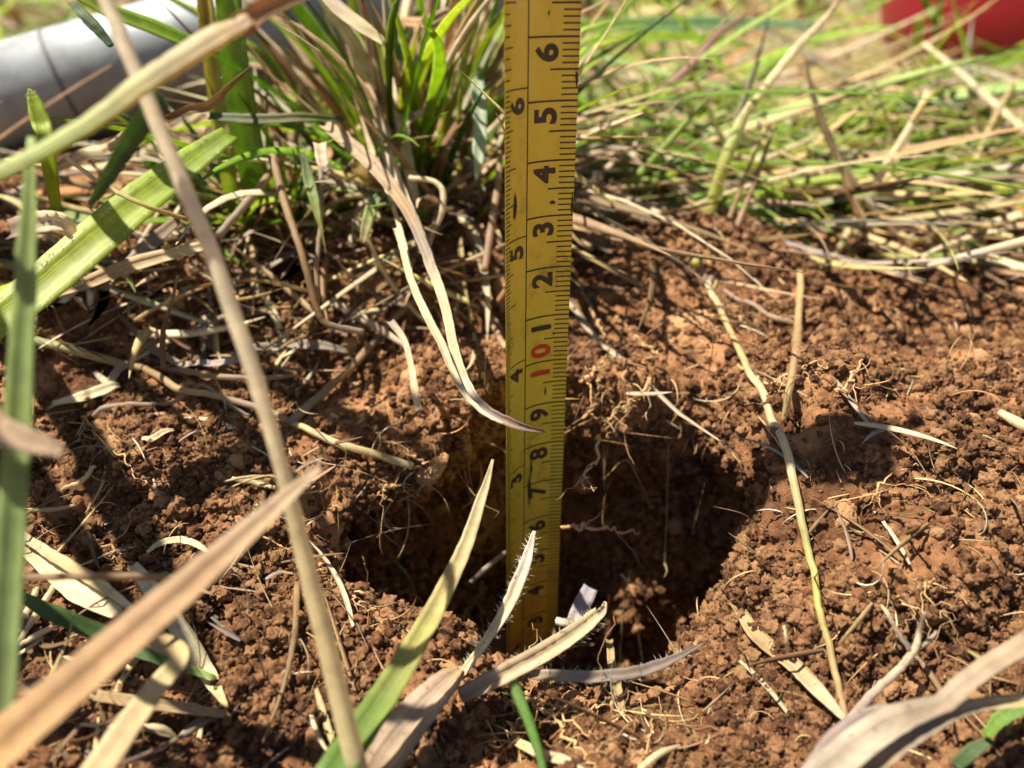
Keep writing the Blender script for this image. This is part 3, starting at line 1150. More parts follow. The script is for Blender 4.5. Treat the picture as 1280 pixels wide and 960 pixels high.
tag(o, 'tiny scraps of straw scattered over the open soil', 'straw', kind='stuff')
# hair roots and fibres in the soil
M = 640
px_ = rng.uniform(20, 1270, M)
py_ = rng.uniform(300, 955, M)
bs = np.array([EYE + ray(a_, b_) * (hit(a_, b_) - .05) for a_, b_ in zip(px_, py_)])
V, F, uv, ti = batch(bs, rng.uniform(-3.14, 3.14, M), rng.normal(.3, .6, M), rng.normal(.3, 1.2, M), rng.uniform(.25, 1.5, M), rng.uniform(.014, .032, M),
                     palette(M, [ROOTC, STRAW, TAN, PALE], [4, 2, 3, 1]), rng.normal(0, 1.3, M), n=10, thick=.8)
o = mesh_obj('root_fibres', V, F, M_ROOT, uv=uv, tint=ti)
tag(o, 'fine hair roots and fibres sticking out of the soil', 'roots', kind='stuff')

M = 240
px_ = np.concatenate([rng.uniform(705, 950, 60), rng.uniform(430, 640, 70), rng.uniform(600, 900, 110)])
py_ = np.concatenate([rng.uniform(400, 560, 60), rng.uniform(540, 760, 70), rng.uniform(820, 950, 110)])
bs = np.array([EYE + ray(a_, b_) * (hit(a_, b_) - .04) for a_, b_ in zip(px_, py_)])
V, F, uv, ti = batch(bs, rng.uniform(-3.14, 0, M), rng.normal(-.1, .5, M), rng.normal(.7, .9, M), rng.uniform(.4, 1.6, M), rng.uniform(.014, .034, M),
                     palette(M, [ROOTC, STRAW, TAN, PALE], [5, 2, 3, 1]), rng.normal(0, 1.5, M), n=14, thick=.9, follow=False)
o = mesh_obj('hanging_root_hairs', V, F, M_ROOT, uv=uv, tint=ti)
tag(o, 'hair thin roots hanging from the torn rim and walls of the hole', 'roots', kind='stuff')

# ------------------------------------------------------------------ tussocks and tufts: each a plant with blades of its own
def tuft(name, label, c, rad, num, len_, wid, cols, ws, spread, group=None, leafy=.6, lean=(0, 0), outside=False, droop=1.25):
    cz = height(np.array([c[0]]), np.array([c[1]]))[0]
    root = empty(name, (c[0], c[1], cz))
    tag(root, label, 'grass', group)
    for k in range(num):
        a0 = rng.uniform(0, 6.28)
        r0 = rad * math.sqrt(rng.uniform())
        bx, by = c[0] + r0 * math.cos(a0), c[1] + r0 * math.sin(a0)
        bz = height(np.array([bx]), np.array([by]))[0] - .15
        el = np.array([np.clip(rng.normal(droop, .28), .2, 1.57)])
        L = rng.uniform(*len_)
        col = palette(1, cols, ws, .15)
        green = col[0, 1] > col[0, 0]
        V, F, uv, ti = batch(np.array([[bx, by, bz]]), np.array([a0 + rng.normal(0, .7)]), el, np.array([rng.uniform(.1, spread)]), np.array([L]),
                             np.array([rng.uniform(*wid)]), col, np.array([rng.normal(0, .4)]), n=12, follow=False)
        V = V + np.outer((V[:, 2] - bz) / 6.0, np.array([lean[0], lean[1], 0]))
        V[:, 2] = np.maximum(V[:, 2], bz)
        if outside:                                        # only what stands beyond the picture's edge
            q_ = V - EYE
            dd = np.maximum(q_[:, 1] * CP - q_[:, 2] * SP, .1)
            uu, ww = q_[:, 0] / dd * FPX + CX, CY - (q_[:, 1] * SP + q_[:, 2] * CP) / dd * FPX
            if ((uu > -40) & (ww > -40)).any():
                continue
        nm = 'blade' if green else 'dry_blade'
        mesh_obj(nm, V, F, M_LEAF if green else M_DRY, root, (bx, by, bz), True, uv, ti)
    return root
MIX = [GREEN, LIME, DULLG, TAN, BROWN, PALE, (.34, .19, .08)]
tuft('grass_tussock', 'dense tussock of green and brown grass between the pipe and the tape', (-3.3, 24.0), 2.5, 170, (4.0, 10.5), (.14, .48), MIX, [4, 6, 1, 3.5, 1.5, 6.5, 1], 1.3)
tuft('grass_tussock', 'tangle of drooping dead pale blades on the bank left of the tape', (-1.8, 22.4), 1.9, 110, (2.2, 6.0), (.1, .38), [PALE, TAN, STRAW, GREY, BROWN, PALEG], [5, 3, 3, 3, 1.5, 1], 2.4, droop=.7)
tuft('grass_tussock', 'leafy green clump at the foot of the wide upright blade', (-7.0, 20.8), 1.3, 60, (2.5, 5.2), (.15, .42), [GREEN, LIME, DULLG, TAN, PALE], [4, 4, 2, 3, 2.5], 1.8, droop=1.0)
tuft('grass_tussock', 'low mixed green and dry clump under the broad yellow green leaf', (-10.6, 18.6), 1.9, 75, (1.8, 4.2), (.14, .42), [GREEN, LIME, PALEG, TAN, PALE, STRAW], [3, 3, 2, 3, 3, 3], 2.2, droop=.55)
tuft('grass_tussock', 'tangle of dead brown and pale blades below the pipe', (-5.6, 22.0), 1.8, 55, (2.0, 4.5), (.12, .35), [PALE, TAN, STRAW, GREY, LIME, GREEN], [4, 3, 3, 2, 2, 2], 2.2, droop=.6)
tuft('grass_tussock', 'sparse tussock of grass directly below the steel pipe', (-6.8, 20.5), 1.3, 30, (1.2, 2.6), (.15, .5), MIX, [4, 3, 3, 3, 2, 2, 1], 1.8)
tuft('grass_tussock', 'small tussock of dry stems just left of the tape', (-1.0, 26.5), 1.3, 40, (2.5, 5.5), (.12, .32), MIX, [0, .4, .4, 4, 2, 3, 1], 1.2)
tuft('grass_tussock', 'tall tussock arching in from beyond the left edge', (-16.0, 20.5), 2.2, 65, (12, 20), (.3, .7), MIX, [4, 3, 3, 3, 2, 2, 1], .9, lean=(2.4, -.4), outside=True)
tuft('grass_tuft', 'green tuft behind the tape at the top of the picture', (5.5, 60.0), 3.2, 22, (5, 11), (.4, .8), [GREEN, LIME, STRAW], [3, 3, 2], 2.2)
tuft('grass_tuft', 'low green tuft at the soil edge right of the tape', (6.5, 33.0), 1.6, 20, (2.5, 5), (.18, .4), [GREEN, LIME, PALEG, STRAW], [3, 2, 3, 2], 1.8)
# ------------------------------------------------------------------ single blades, stalks and leaves one can point to
GB, DS = 'grass_strand', 'dry_stalk'
# near the lens, left
hero(GB, 'upright blurred dull green blade along the left edge of the picture', 'grass', [(40, 172, 8.6), (36, 320, 8.4), (26, 520, 8.2), (14, 740, 8.0), (-2, 985, 7.9), (-16, 1190)], [8, 24, 33, 36, 34, 26], [(.42, .52, .18), (.36, .46, .17), (.44, .52, .22)], M_LEAF, fold=.3, up=.8)
hero('dry_leaf', 'short blurred tan leaf end poking in from the left edge', 'dry leaf', [(-420, 640), (-260, 500, 9), (-60, 505, 7.8), (0, 538, 7.6), (50, 556, 7.6), (80, 566, 7.6)], [18, 34, 40, 34, 28, 10], [TAN, (.45, .32, .2)], fold=.15, up=.2)
hero(DS, 'long pale straw stalk slanting from top left to bottom centre', 'dry stalk', [(118, -35, 8.8), (190, 140, 8.8), (262, 310, 8.9), (318, 470, 9.0), (352, 585, 9.1), (385, 715, 9.3), (452, 985, 9.5), (485, 1120)], [17, 19, 20, 20, 18, 22, 27, 26], [(.84, .72, .5), (.86, .75, .52), (.84, .72, .46), (.82, .68, .38), (.76, .62, .3)], M_STALK, round_=True, up=.3)
hero('dry_leaf', 'broad blurred brown folded leaf slanting across the lower left corner', 'dry leaf', [(-240, 1170), (-60, 1010, 7.3), (90, 875, 7.4), (230, 750, 7.8), (330, 655, 8.2), (400, 586, 8.6)], [40, 76, 66, 50, 32, 10], [(.55, .35, .13), (.46, .28, .13), (.40, .25, .13), (.55, .40, .25)], fold=.42, up=.75)
hero('dry_leaf', 'bent tan leaf folded over below the brown slanting leaf', 'dry leaf', [(60, 1080), (95, 1010, 8.8), (150, 925, 9.2), (195, 862, 9.6), (226, 822, 9.9), (205, 806, 10.2), (180, 795, 10.6)], [34, 42, 38, 30, 22, 26, 24], [STRAW, (.52, .38, .2), STRAW, TAN], fold=.15, up=.7)
hero(GB, 'blurred green and brown stem crossing the top left corner', 'grass', [(-460, 560), (-220, 350, 9), (-40, 245, 8.0), (40, 205, 8.1), (120, 160, 8.3), (200, 105, 8.5), (270, 62, 8.7), (318, 28, 8.9)], [18, 24, 26, 28, 32, 40, 44, 22], [(.48, .34, .2), (.34, .38, .12), (.36, .40, .12), (.46, .36, .16), (.55, .38, .22)], M_DRY, fold=.4, up=.75)
hero('dry_leaf', 'orange brown stem end beyond the joint at top left', 'dry leaf', [(300, 38, 8.9), (330, 14, 9.0), (385, -10, 9.1), (430, -34, 9.2)], [30, 26, 22, 18], [(.5, .26, .09), TAN], fold=.3, up=.3)
hero(GB, 'blurred dull green blade hanging down to the thin yellow stalk at left', 'grass', [(205, 120, 9.4), (172, 165, 9.8), (140, 215, 10.3), (112, 258, 10.8)], [26, 24, 18, 6], DULLG, M_LEAF, fold=.2, up=.2)
# the big leaf and its neighbours
hero(GB, 'broad hairy yellow green leaf slanting down to the left edge', 'grass', [(288, 168, 15.6), (240, 205, 15.0), (180, 252, 14.2), (110, 312, 13.4), (40, 372, 12.8), (-40, 430, 12.2)], [26, 42, 52, 56, 56, 52], [(.30, .40, .05), (.38, .47, .05), (.42, .50, .05), (.42, .50, .05)], M_LEAF, fold=.16, up=.55, hairs=(110, .15), n=40)
hero(GB, 'bright hairy green blade standing in front of the grey pipe at left', 'grass', [(70, 262, 16.0), (58, 182, 15.0), (50, 150, 15.0), (42, 125, 15.0), (36, 111, 15.0)], [12, 20, 22, 14, 2], LIME, M_LEAF, fold=.2, up=.1, hairs=(80, .07))
hero(GB, 'wide upright bright green blade in the middle of the tussock', 'grass', [(324, 268), (318, 225, 19.0), (305, 150, 18.2), (292, 70, 17.6), (283, -30, 17.2)], [24, 34, 36, 34, 30], [(.2, .34, .04), (.3, .44, .05)], M_LEAF, fold=.2, up=.3, hairs=(60, .16))
hero(GB, 'upright green blade with a yellow streak left of the wide one', 'grass', [(290, 258), (285, 215, 18.8), (272, 130, 18.4), (262, 50, 18.0), (252, -30, 17.8)], [14, 20, 22, 22, 18], [GREEN, YEL, (.5, .36, .06)], M_LEAF, fold=.25, up=.1)
hero(GB, 'bright green blade crossing in front of the pipe near the top left', 'grass', [(75, -20, 16), (130, 12, 16.4), (190, 35, 16.8), (245, 58, 17.2)], [16, 22, 24, 20], [LIME, (.2, .36, .02)], M_LEAF, fold=.15, up=.5)
hero(GB, 'dark green blade end hanging over the pipe', 'grass', [(88, 2, 15.6), (115, 30, 15.5), (140, 58, 15.5)], [8, 16, 8], DULLG, M_LEAF, fold=.1, up=.4)
hero(GB, 'dull green blade lying level across the tussock base', 'grass', [(262, 146, 17.6), (320, 150, 17.4), (380, 148, 17.6), (430, 150, 18.0)], [10, 14, 13, 6], [DULLG, (.22, .2, .06), DULLG], M_LEAF, up=.4)
hero('dry_leaf', 'dark curled brown leaf with a pointed tip in the tussock', 'dry leaf', [(210, 150, 16.4), (232, 138, 16.2), (258, 132, 16.0), (285, 108, 16.0), (312, 84, 16.2)], [10, 9, 12, 8, 2], [BROWN, TAN, BROWN], fold=.3, up=.3, twist=1.2)
hero(DS, 'thin yellow stalk lying over the broad green leaf', 'dry stalk', [(82, 196, 13.2), (125, 228, 12.8), (180, 256, 12.6), (235, 275, 13.0)], [6, 6, 7, 6], [CREAM, STRAW, YEL, TAN], round_=True)
hero('dry_leaf', 'curled tan leaf with a dark fold below the pipe', 'dry leaf', [(60, 222, 17.5), (105, 200, 17.2), (140, 190, 17.0), (165, 165, 17.2)], [16, 22, 20, 12], [TAN, PALE, TAN], fold=.35)
hero('dry_leaf', 'pale oval leaf end curled beside the green blade at left', 'dry leaf', [(14, 292, 11.8), (45, 284, 11.8), (75, 283, 12), (90, 295, 12.2)], [30, 34, 30, 14], [PURP, PALE, CREAM], fold=.3)
hero('dry_leaf', 'long brown leaf slanting up under the broad green leaf', 'dry leaf', [(60, 372, 14.6), (120, 352, 15), (180, 330, 15.6), (260, 308, 16.5)], [10, 20, 22, 14], [TAN, (.5, .34, .18), PALE], fold=.3)
hero('dry_leaf', 'grey brown leaf standing in shadow behind the straw stalk', 'dry leaf', [(150, 345, 16.2), (190, 305, 16.6), (235, 265, 17.2)], [14, 20, 10], [GREY, BROWN], fold=.2)
hero(DS, 'dry grey stem propped diagonally in the dark under the tussock', 'dry stalk', [(272, 295, 17.5), (320, 240, 18.2), (352, 198, 18.8)], [10, 11, 9], [GREY, TAN], round_=True)
hero(DS, 'brown stem running down from the tussock into the shaded soil', 'dry stalk', [(340, 195, 17.2), (358, 260, 16.6), (378, 320, 16.0), (396, 385, 15.8), (410, 405, 15.8), (455, 415, 16.0)], [11, 10, 9, 9, 9, 8], [TAN, (.32, .19, .08), BROWN, GREY], round_=True)
hero(DS, 'second thin stem hanging just right of the brown stem', 'dry stalk', [(400, 190, 18.0), (402, 260, 17.4), (396, 330, 17.0), (398, 380, 16.8)], [6, 6, 6, 5], [GREY, TAN], round_=True)
hero('dry_leaf', 'small green leaf with a thread tip hanging in the dark', 'dry leaf', [(378, 190, 17.4), (386, 225, 17.2), (393, 252, 17.0), (402, 290, 16.9), (408, 318, 16.9)], [6, 14, 12, 3, 2], [DULLG, PALEG, TAN], M_LEAF, fold=.2)
hero('dry_leaf', 'short blunt pinkish leaf tip below the tussock', 'dry leaf', [(400, 180, 17.2), (404, 205, 17.0), (412, 218, 17.0)], [16, 15, 5], [PALE, (.5, .36, .3)], fold=.25)
# dead blades that fall over the tape
hero('dry_leaf', 'long tan dead blade arching from the tussock to touch the tape', 'dry leaf', [(406, 158, 18.0), (463, 206, 17.2), (501, 252, 16.5), (523, 292, 16.0), (541, 338, 15.5), (557, 383, 15.0), (568, 433, 14.6), (580, 473, 14.3), (602, 508, 13.9), (640, 529, 13.6), (681, 540, 13.4)], [16, 20, 15, 13, 13, 12, 12, 14, 14, 12, 4], [(.52, .38, .22), (.46, .33, .2), TAN, GREY, PALE, PALE, PALE, (.62, .5, .4), PURP, (.28, .16, .11)], fold=.4, up=.45, n=70, twist=.5)
hero('dry_leaf', 'thin pale dead strand running beside the arching blade with a gap between', 'dry leaf', [(494, 286, 16.4), (502, 308, 16.0), (513, 350, 15.4), (533, 397, 14.8), (550, 430, 14.4), (573, 482, 14.0), (598, 513, 13.7), (630, 531, 13.5)], [5, 8, 9, 11, 11, 9, 7, 3], [PALE, CREAM, PALE, (.6, .48, .38)], fold=.4, up=.4, n=48, twist=-.5)
hero('dry_leaf', 'grey dead blade hanging behind the arching tan one', 'dry leaf', [(462, 105, 20.0), (478, 170, 19.0), (497, 228, 18.0), (518, 275, 17.2), (536, 312, 16.6), (549, 346, 16.2)], [10, 14, 15, 13, 9, 3], [TAN, PALE, GREY, GREY], fold=.35, up=.4, twist=.6)
hero('dry_leaf', 'thin stringy dead strand left of the grey hanging blade', 'dry leaf', [(440, 120, 19.5), (462, 180, 18.8), (486, 240, 17.8), (505, 300, 16.8), (518, 350, 16.0)], [4, 7, 7, 5, 2], [TAN, CREAM, PALE], fold=.3, up=.4, twist=.8)
hero('dry_leaf', 'short pale dead blade standing behind the grey hanging one', 'dry leaf', [(500, 100, 21), (502, 150, 20.4), (512, 215, 19.6), (520, 250, 19.0)], [18, 16, 14, 10], [PALE, CREAM, PALE], fold=.25, up=.3)
hero(DS, 'knobbly pale stem bent like a hook beside the dead blades', 'dry stalk', [(512, 222, 17.6), (540, 226, 17.3), (553, 238, 17.2), (553, 262, 17.1), (547, 282, 17.1)], [7, 7, 8, 8, 5], [PALE, CREAM, (.5, .38, .3)], round_=True)
hero('dry_leaf', 'thin twisted pale leaf dangling over the shaded crumbs', 'dry leaf', [(488, 402, 15.9), (505, 425, 15.5), (515, 460, 15.2), (520, 490, 15.0), (525, 513, 14.9)], [10, 8, 8, 12, 12], [GREY, PALE, CREAM], fold=.2, twist=.9)
hero(DS, 'grey stem slanting from the arching blade down to the long runner', 'dry stalk', [(362, 530), (400, 498), (440, 460), (490, 400), (520, 375)], [12, 12, 11, 10, 8], [GREY, TAN, GREY], round_=True, lift=-.5)
hero(DS, 'thin stem lying right of the dead blades against the tape', 'dry stalk', [(545, 330), (585, 372), (615, 405), (632, 440)], [5, 6, 7, 8], [TAN, (.5, .33, .2)], round_=True, lift=-.4)
hero(DS, 'brown upright stem close to the left edge of the tape', 'dry stalk', [(606, 338, 17.5), (613, 290, 18.2), (622, 235, 19.0), (626, 190, 19.5)], [9, 10, 9, 7], [(.36, .22, .14), TAN], round_=True)
hero(GB, 'pale white green blade hanging down left of the tape', 'grass', [(597, 100, 19), (600, 140, 18.6), (599, 190, 18.2), (596, 225, 18.0)], [16, 18, 17, 3], [(.35, .45, .26), (.55, .62, .42)], M_LEAF, fold=.2, up=.2)
hero(GB, 'bright yellow green blade standing near the top beside the tape', 'grass', [(566, 215), (574, 140, 20.6), (580, 78, 20), (588, 30, 19.6), (597, -5, 19.4), (600, -30, 19.2)], [5, 6, 9, 20, 20, 16], [(.42, .5, .12), LIME], M_LEAF, fold=.3, up=.1)
hero(GB, 'small green leaf with a pale tip hanging on the shaded bank', 'grass', [(476, 240, 17.4), (466, 258, 17.2), (459, 280, 17.1), (453, 304, 17.1)], [6, 16, 14, 7], [DULLG, PALEG, PALE], M_LEAF, fold=.2)
hero('dry_leaf', 'curling orange brown leaf near the top left of the tape', 'dry leaf', [(500, 30, 22), (530, 32, 21.6), (560, 18, 21.4), (590, 14, 21.4)], [14, 16, 12, 5], [(.5, .26, .1), TAN, (.5, .33, .18)], fold=.4)
hero('dry_leaf', 'white bleached leaf end sloping at the top of the tussock', 'dry leaf', [(398, -15, 17), (425, 15, 16.8), (455, 38, 16.8), (480, 55, 16.9)], [16, 22, 22, 12], [GREY, PALE, CREAM], fold=.2, up=.6)
hero(DS, 'reddish upright dry stem standing behind the tussock near the top', 'dry stalk', [(520, 190), (527, 95, 23), (533, 50, 23), (537, 0, 23), (538, -25, 23)], [11, 12, 12, 12, 12], [(.36, .2, .12), (.42, .25, .16)], round_=True)
hero('dry_leaf', 'folded pale leaf lying on straw left of the tape', 'dry leaf', [(492, 165, 20.5), (515, 148, 20.3), (540, 135, 20.3)], [10, 12, 8], [PALE, CREAM], fold=.2)
# runners and litter on the shaded soil at left
hero('grass_runner', 'long jointed straw runner lying across the soil at left', 'runner', [(40, 425), (110, 443), (170, 462), (222, 486), (262, 493), (330, 512), (372, 532)], [12, 12, 10, 10, 9, 9, 8], [(.36, .38, .16), STRAW, TAN, STRAW, (.45, .32, .26), TAN], round_=True, lift=-.55)
hero('grass_runner', 'bright cut straw end pointing down towards the hole', 'runner', [(366, 530), (420, 553), (470, 568), (516, 583)], [8, 10, 11, 10], [STRAW, CREAM, STRAW, CREAM], round_=True, lift=-.5)
hero('dry_leaf', 'smooth grey leaf lying level in the shade left of the tape', 'dry leaf', [(150, 395), (195, 440), (232, 458), (285, 452), (340, 436), (395, 432), (436, 440)], [6, 10, 9, 10, 14, 14, 5], [BROWN, GREY, (.45, .37, .32), GREY, GREY], lift=-.5)
hero('grass_runner', 'dark jointed stem lying below the grey leaf', 'runner', [(205, 464), (260, 470), (320, 473), (373, 473)], [9, 8, 8, 6], [PURP, TAN, GREY, TAN], round_=True, lift=-.5)
hero('twig', 'thin brown twig hanging from a dry leaf at left', 'twig', [(222, 345, 14.6), (214, 380, 14.3), (206, 405, 14.2), (203, 435, 14.2), (204, 462, 14.2)], [4, 4, 6, 7, 6], [TAN, BROWN, (.25, .13, .07)], round_=True)
hero('dry_leaf', 'pale folded straw piece on the small mound at left', 'dry leaf', [(65, 505), (100, 498), (130, 488), (150, 482)], [6, 14, 16, 8], [PALE, CREAM, PALE], lift=-.5)
hero('dry_leaf', 'short pale leaf standing on edge beside the folded straw piece', 'dry leaf', [(118, 465, -.5), (135, 478, -.6), (146, 465, -.8), (150, 450, -.9)], [6, 10, 10, 4], [PALE, GREY], fold=.3)
hero(DS, 'thin grey stem arching over the soil left of the slanting stalk', 'dry stalk', [(118, 520), (160, 506), (210, 505), (240, 488), (256, 482), (290, 508), (312, 520)], [8, 7, 6, 6, 5, 5, 4], [GREY, TAN, GREY], round_=True, lift=-.45)
hero('dry_leaf', 'small cream leaf scrap on red soil left of the stalk', 'dry leaf', [(178, 552), (192, 548), (205, 540), (218, 537)], [4, 9, 8, 3], [CREAM, PALE], lift=-.4)
hero(DS, 'short straw lying on the left soil mound', 'dry stalk', [(78, 618), (100, 603), (120, 588)], [5, 7, 5], [STRAW, PALE], round_=True, lift=-.35)
hero(DS, 'pale straw scrap lying beside the tip of the brown leaf', 'dry stalk', [(290, 598), (315, 603), (345, 612)], [5, 8, 5], [PALE, CREAM], round_=True, lift=-.35)
hero('dry_leaf', 'pale arched straw curl on the soil left of the brown leaf', 'dry leaf', [(184, 690), (200, 680), (225, 675), (248, 682), (262, 692)], [4, 8, 9, 8, 3], [PALE, CREAM, PALE], lift=-.55)
hero('dry_leaf', 'wide pale straw leaf lying low at the left edge', 'dry leaf', [(18, 672), (60, 708), (105, 742), (148, 768)], [12, 26, 36, 20], [TAN, CREAM, CREAM, PALE], lift=-.7, up=.7)
hero('dry_leaf', 'narrow straw leaf overlapping the wide pale one at left', 'dry leaf', [(25, 668), (70, 698), (120, 728), (172, 766)], [10, 14, 16, 6], [PALE, STRAW, CREAM], lift=-1.0, up=.7)
hero('dry_leaf', 'flat speckled straw leaf reaching out from under the brown leaf', 'dry leaf', [(166, 706), (195, 745), (230, 795), (262, 848), (284, 885)], [12, 22, 22, 20, 4], [CREAM, PALE, CREAM, STRAW], lift=-.6, up=.7)
hero(DS, 'thin blurred brown stalk lying level across the lower left', 'dry stalk', [(-10, 722, 9.6), (80, 721, 9.6), (160, 720, 9.8), (240, 724, 10.2)], [11, 10, 10, 9], [(.33, .2, .11), (.42, .28, .15)], round_=True)
hero(GB, 'dark green blade lying under the lower left leaves', 'grass', [(5, 735, -1.4), (70, 770, -1.2), (140, 800, -1.0), (205, 826, -.8), (268, 848, -.6)], [8, 22, 24, 16, 7], [(.16, .24, .07), DULLG, (.12, .2, .05), PALEG], M_LEAF, up=.7)
for k, (a_, b_, c_, d_, lb) in enumerate([(70, 728, 20, 808, 'short pale straw leaning at the left edge, above the dark green blade'), (66, 783, 25, 806, 'short white straw below the dark green blade'), (46, 735, 24, 790, 'thin straw splinter at the far left of the litter'), (72, 822, 115, 830, 'tiny pale straw under the brown slanting leaf')]):
    hero(DS, lb, 'dry stalk', [(a_, b_), ((a_ + c_) / 2, (b_ + d_) / 2), (c_, d_)], [7, 9, 5], [CREAM, PALE], round_=True, lift=-.5)
hero('dry_leaf', 'tan leaf strip lying level near the bottom left corner', 'dry leaf', [(120, 870), (180, 880), (240, 888), (282, 894)], [14, 16, 14, 10], [TAN, (.46, .32, .17), TAN], lift=-.5, up=.7)
hero('dry_leaf', 'brown leaf lying under the bottom end of the brown slanting leaf', 'dry leaf', [(-10, 868, -1.0), (60, 856, -.9), (110, 846, -.8)], [22, 20, 8], [BROWN, TAN], up=.6)
hero(DS, 'pale splinter on the soil near the bottom left', 'dry stalk', [(100, 906), (150, 908), (200, 910), (228, 930)], [4, 6, 9, 6], [PALE, CREAM], round_=True, lift=-.4)
hero('twig', 'upright brown twig stuck in the soil beside the slanting stalk', 'twig', [(372, 730), (370, 775), (366, 810), (352, 865), (328, 930)], [9, 8, 8, 5, 3], [TAN, (.3, .2, .1), TAN], round_=True, lift=-.5)
# centre foreground
hero(GB, 'tapering green blade with a cream tip left of the tape in front', 'grass', [(345, 1100), (400, 1000, 9.2), (452, 918, 9.9), (500, 842, 10.7), (545, 762, 11.5), (580, 688, 12.2), (602, 625, 12.6), (616, 574, 12.9)], [34, 46, 42, 34, 26, 19, 13, 3], [(.16, .32, .07), (.20, .34, .08), (.26, .36, .08), (.5, .47, .15), (.62, .50, .22), CREAM, CREAM], M_LEAF, fold=.3, up=.6, n=60)
hero('dry_leaf', 'hairy pale dead blade rising in front of the foot of the tape', 'dry leaf', [(574, 848, 11.9), (600, 812, 12.2), (628, 770, 12.5), (645, 735, 12.7), (658, 700, 12.9), (668, 664, 13.1)], [9, 10, 14, 17, 14, 4], [PALE, CREAM, PALE, (.68, .56, .44), (.62, .5, .4)], fold=.3, up=.3, hairs=(80, .15), n=40)
hero('dry_leaf', 'broad papery brown sheath at the bottom centre', 'dry leaf', [(425, 1070), (455, 1000, 9.8), (490, 940, 10.5), (530, 888, 11.2), (560, 855, 11.7), (576, 838, 11.9)], [40, 56, 54, 46, 34, 14], [(.52, .38, .24), (.42, .30, .2), (.5, .37, .26), TAN], fold=.3, up=.75, hairs=(16, .12))
hero('dry_leaf', 'hairy tan stem end reaching across the near lip of the hole', 'dry leaf', [(575, 872, 11.8), (630, 845, 12.1), (690, 812, 12.6), (730, 784, 13.0), (748, 768, 13.3)], [20, 24, 24, 20, 15], [(.42, .30, .2), (.55, .42, .26), (.6, .47, .28), CREAM], M_DRY, fold=.5, up=.35, hairs=(70, .16))
hero('dry_leaf', 'curled grey leaf tip just beyond the hairy stem end', 'dry leaf', [(738, 778, 13.8), (752, 766, 13.8), (757, 752, 13.8)], [12, 13, 4], [GREY, PALE], fold=.4)
hero('dry_leaf', 'dark hairy leaf lying level along the near lip of the hole', 'dry leaf', [(640, 842, 12.2), (700, 846, 12.2), (760, 846, 12.4), (820, 834, 12.7), (882, 803, 13.1)], [10, 15, 15, 14, 2], [TAN, GREY, (.25, .19, .15), (.2, .15, .12)], fold=.3, up=.5, hairs=(40, .12))
hero(GB, 'short rounded green shoot at the bottom centre', 'grass', [(684, 1000, 10.2), (676, 950, 10.6), (662, 905, 11.1), (648, 870, 11.5), (642, 853, 11.7)], [9, 11, 14, 16, 12], [(.16, .27, .05), (.12, .25, .04), (.2, .32, .08)], M_LEAF, round_=True)
hero('dry_leaf', 'grey lilac leaf scrap standing at the bottom of the hole', 'dry leaf', [(718, 778, 15.6), (728, 755, 15.8), (738, 735, 16.0)], [20, 22, 18], [(.42, .36, .36), (.36, .31, .32)], fold=.15, up=.2)
hero(DS, 'small white stub lying at the foot of the tape', 'dry stalk', [(696, 776, 14.8), (706, 778, 14.7), (718, 780, 14.7)], [10, 11, 9], [(.75, .68, .56), PALE], round_=True)
hero('dry_leaf', 'pale strip hanging down the near wall of the hole', 'dry leaf', [(762, 800, 14.2), (764, 825, 13.6), (770, 855, 12.9), (778, 888, 12.3)], [9, 10, 13, 8], [TAN, STRAW, TAN], fold=.25)
hero(DS, 'grey straw leaning in the dark hole left of the tape', 'dry stalk', [(588, 728, 16.2), (610, 708, 16.6), (632, 690, 17.0)], [6, 7, 6], [GREY, GREY], round_=True)
hero('dry_leaf', 'pale leaf lying under the green shoot at the bottom', 'dry leaf', [(640, 925), (680, 945), (730, 968), (760, 985)], [10, 14, 12, 8], [STRAW, PALE, GREY], lift=-.5)
hero(DS, 'thin pale straw tip at the bottom edge right of the shoot', 'dry stalk', [(780, 985, -.3), (820, 945, -.35), (860, 928, -.3)], [10, 9, 4], [CREAM, PALE], round_=True)
# right of the hole
hero(DS, 'long thin yellow straw stalk bowing down the slope right of the hole', 'dry stalk', [(884, 358), (902, 396), (918, 428), (934, 466), (962, 520), (985, 575), (1000, 640), (1014, 710), (1024, 765), (1040, 825), (1058, 902)], [8, 8, 8, 9, 10, 11, 10, 9, 9, 9, 9], [CREAM, STRAW, STRAW, CREAM, CREAM, (.55, .50, .22), YEL, STRAW, TAN], round_=True, lift=-.3)
hero('twig', 'upright tan twig with a rough joint right of the hole', 'twig', [(1000, 340), (998, 395), (994, 438), (988, 480), (979, 528)], [8, 9, 13, 10, 6], [STRAW, (.48, .33, .16), TAN, STRAW], round_=True, lift=-.6)
hero('twig', 'tan side shoot lying left of the upright twig', 'twig', [(905, 365), (940, 385), (965, 400), (992, 412)], [5, 6, 8, 8], [(.45, .32, .24), TAN], round_=True, lift=-.35)
hero(GB, 'upright yellow green stalk growing behind the hole on the right', 'grass', [(869, 330, -.3), (884, 275, 21.4), (905, 205, 21.0), (925, 155, 20.8), (938, 128, 20.6)], [10, 13, 16, 15, 6], [(.6, .55, .15), (.55, .56, .14), (.5, .55, .2), CREAM], M_STALK, round_=True)
hero(DS, 'pale bent straw continuing up from the yellow green stalk', 'dry stalk', [(926, 152, 20.9), (960, 105, 21.2), (998, 58, 22), (1030, 25, 23), (1052, -5, 24)], [9, 12, 12, 9, 7], [(.5, .48, .15), CREAM, PALE, TAN], round_=True)
hero(DS, 'thin grey stem beside the yellow green stalk', 'dry stalk', [(878, 355, -.2), (905, 290, 21.0), (930, 225, 21.2), (956, 160, 21.6)], [8, 7, 6, 4], [PURP, TAN, STRAW], round_=True)
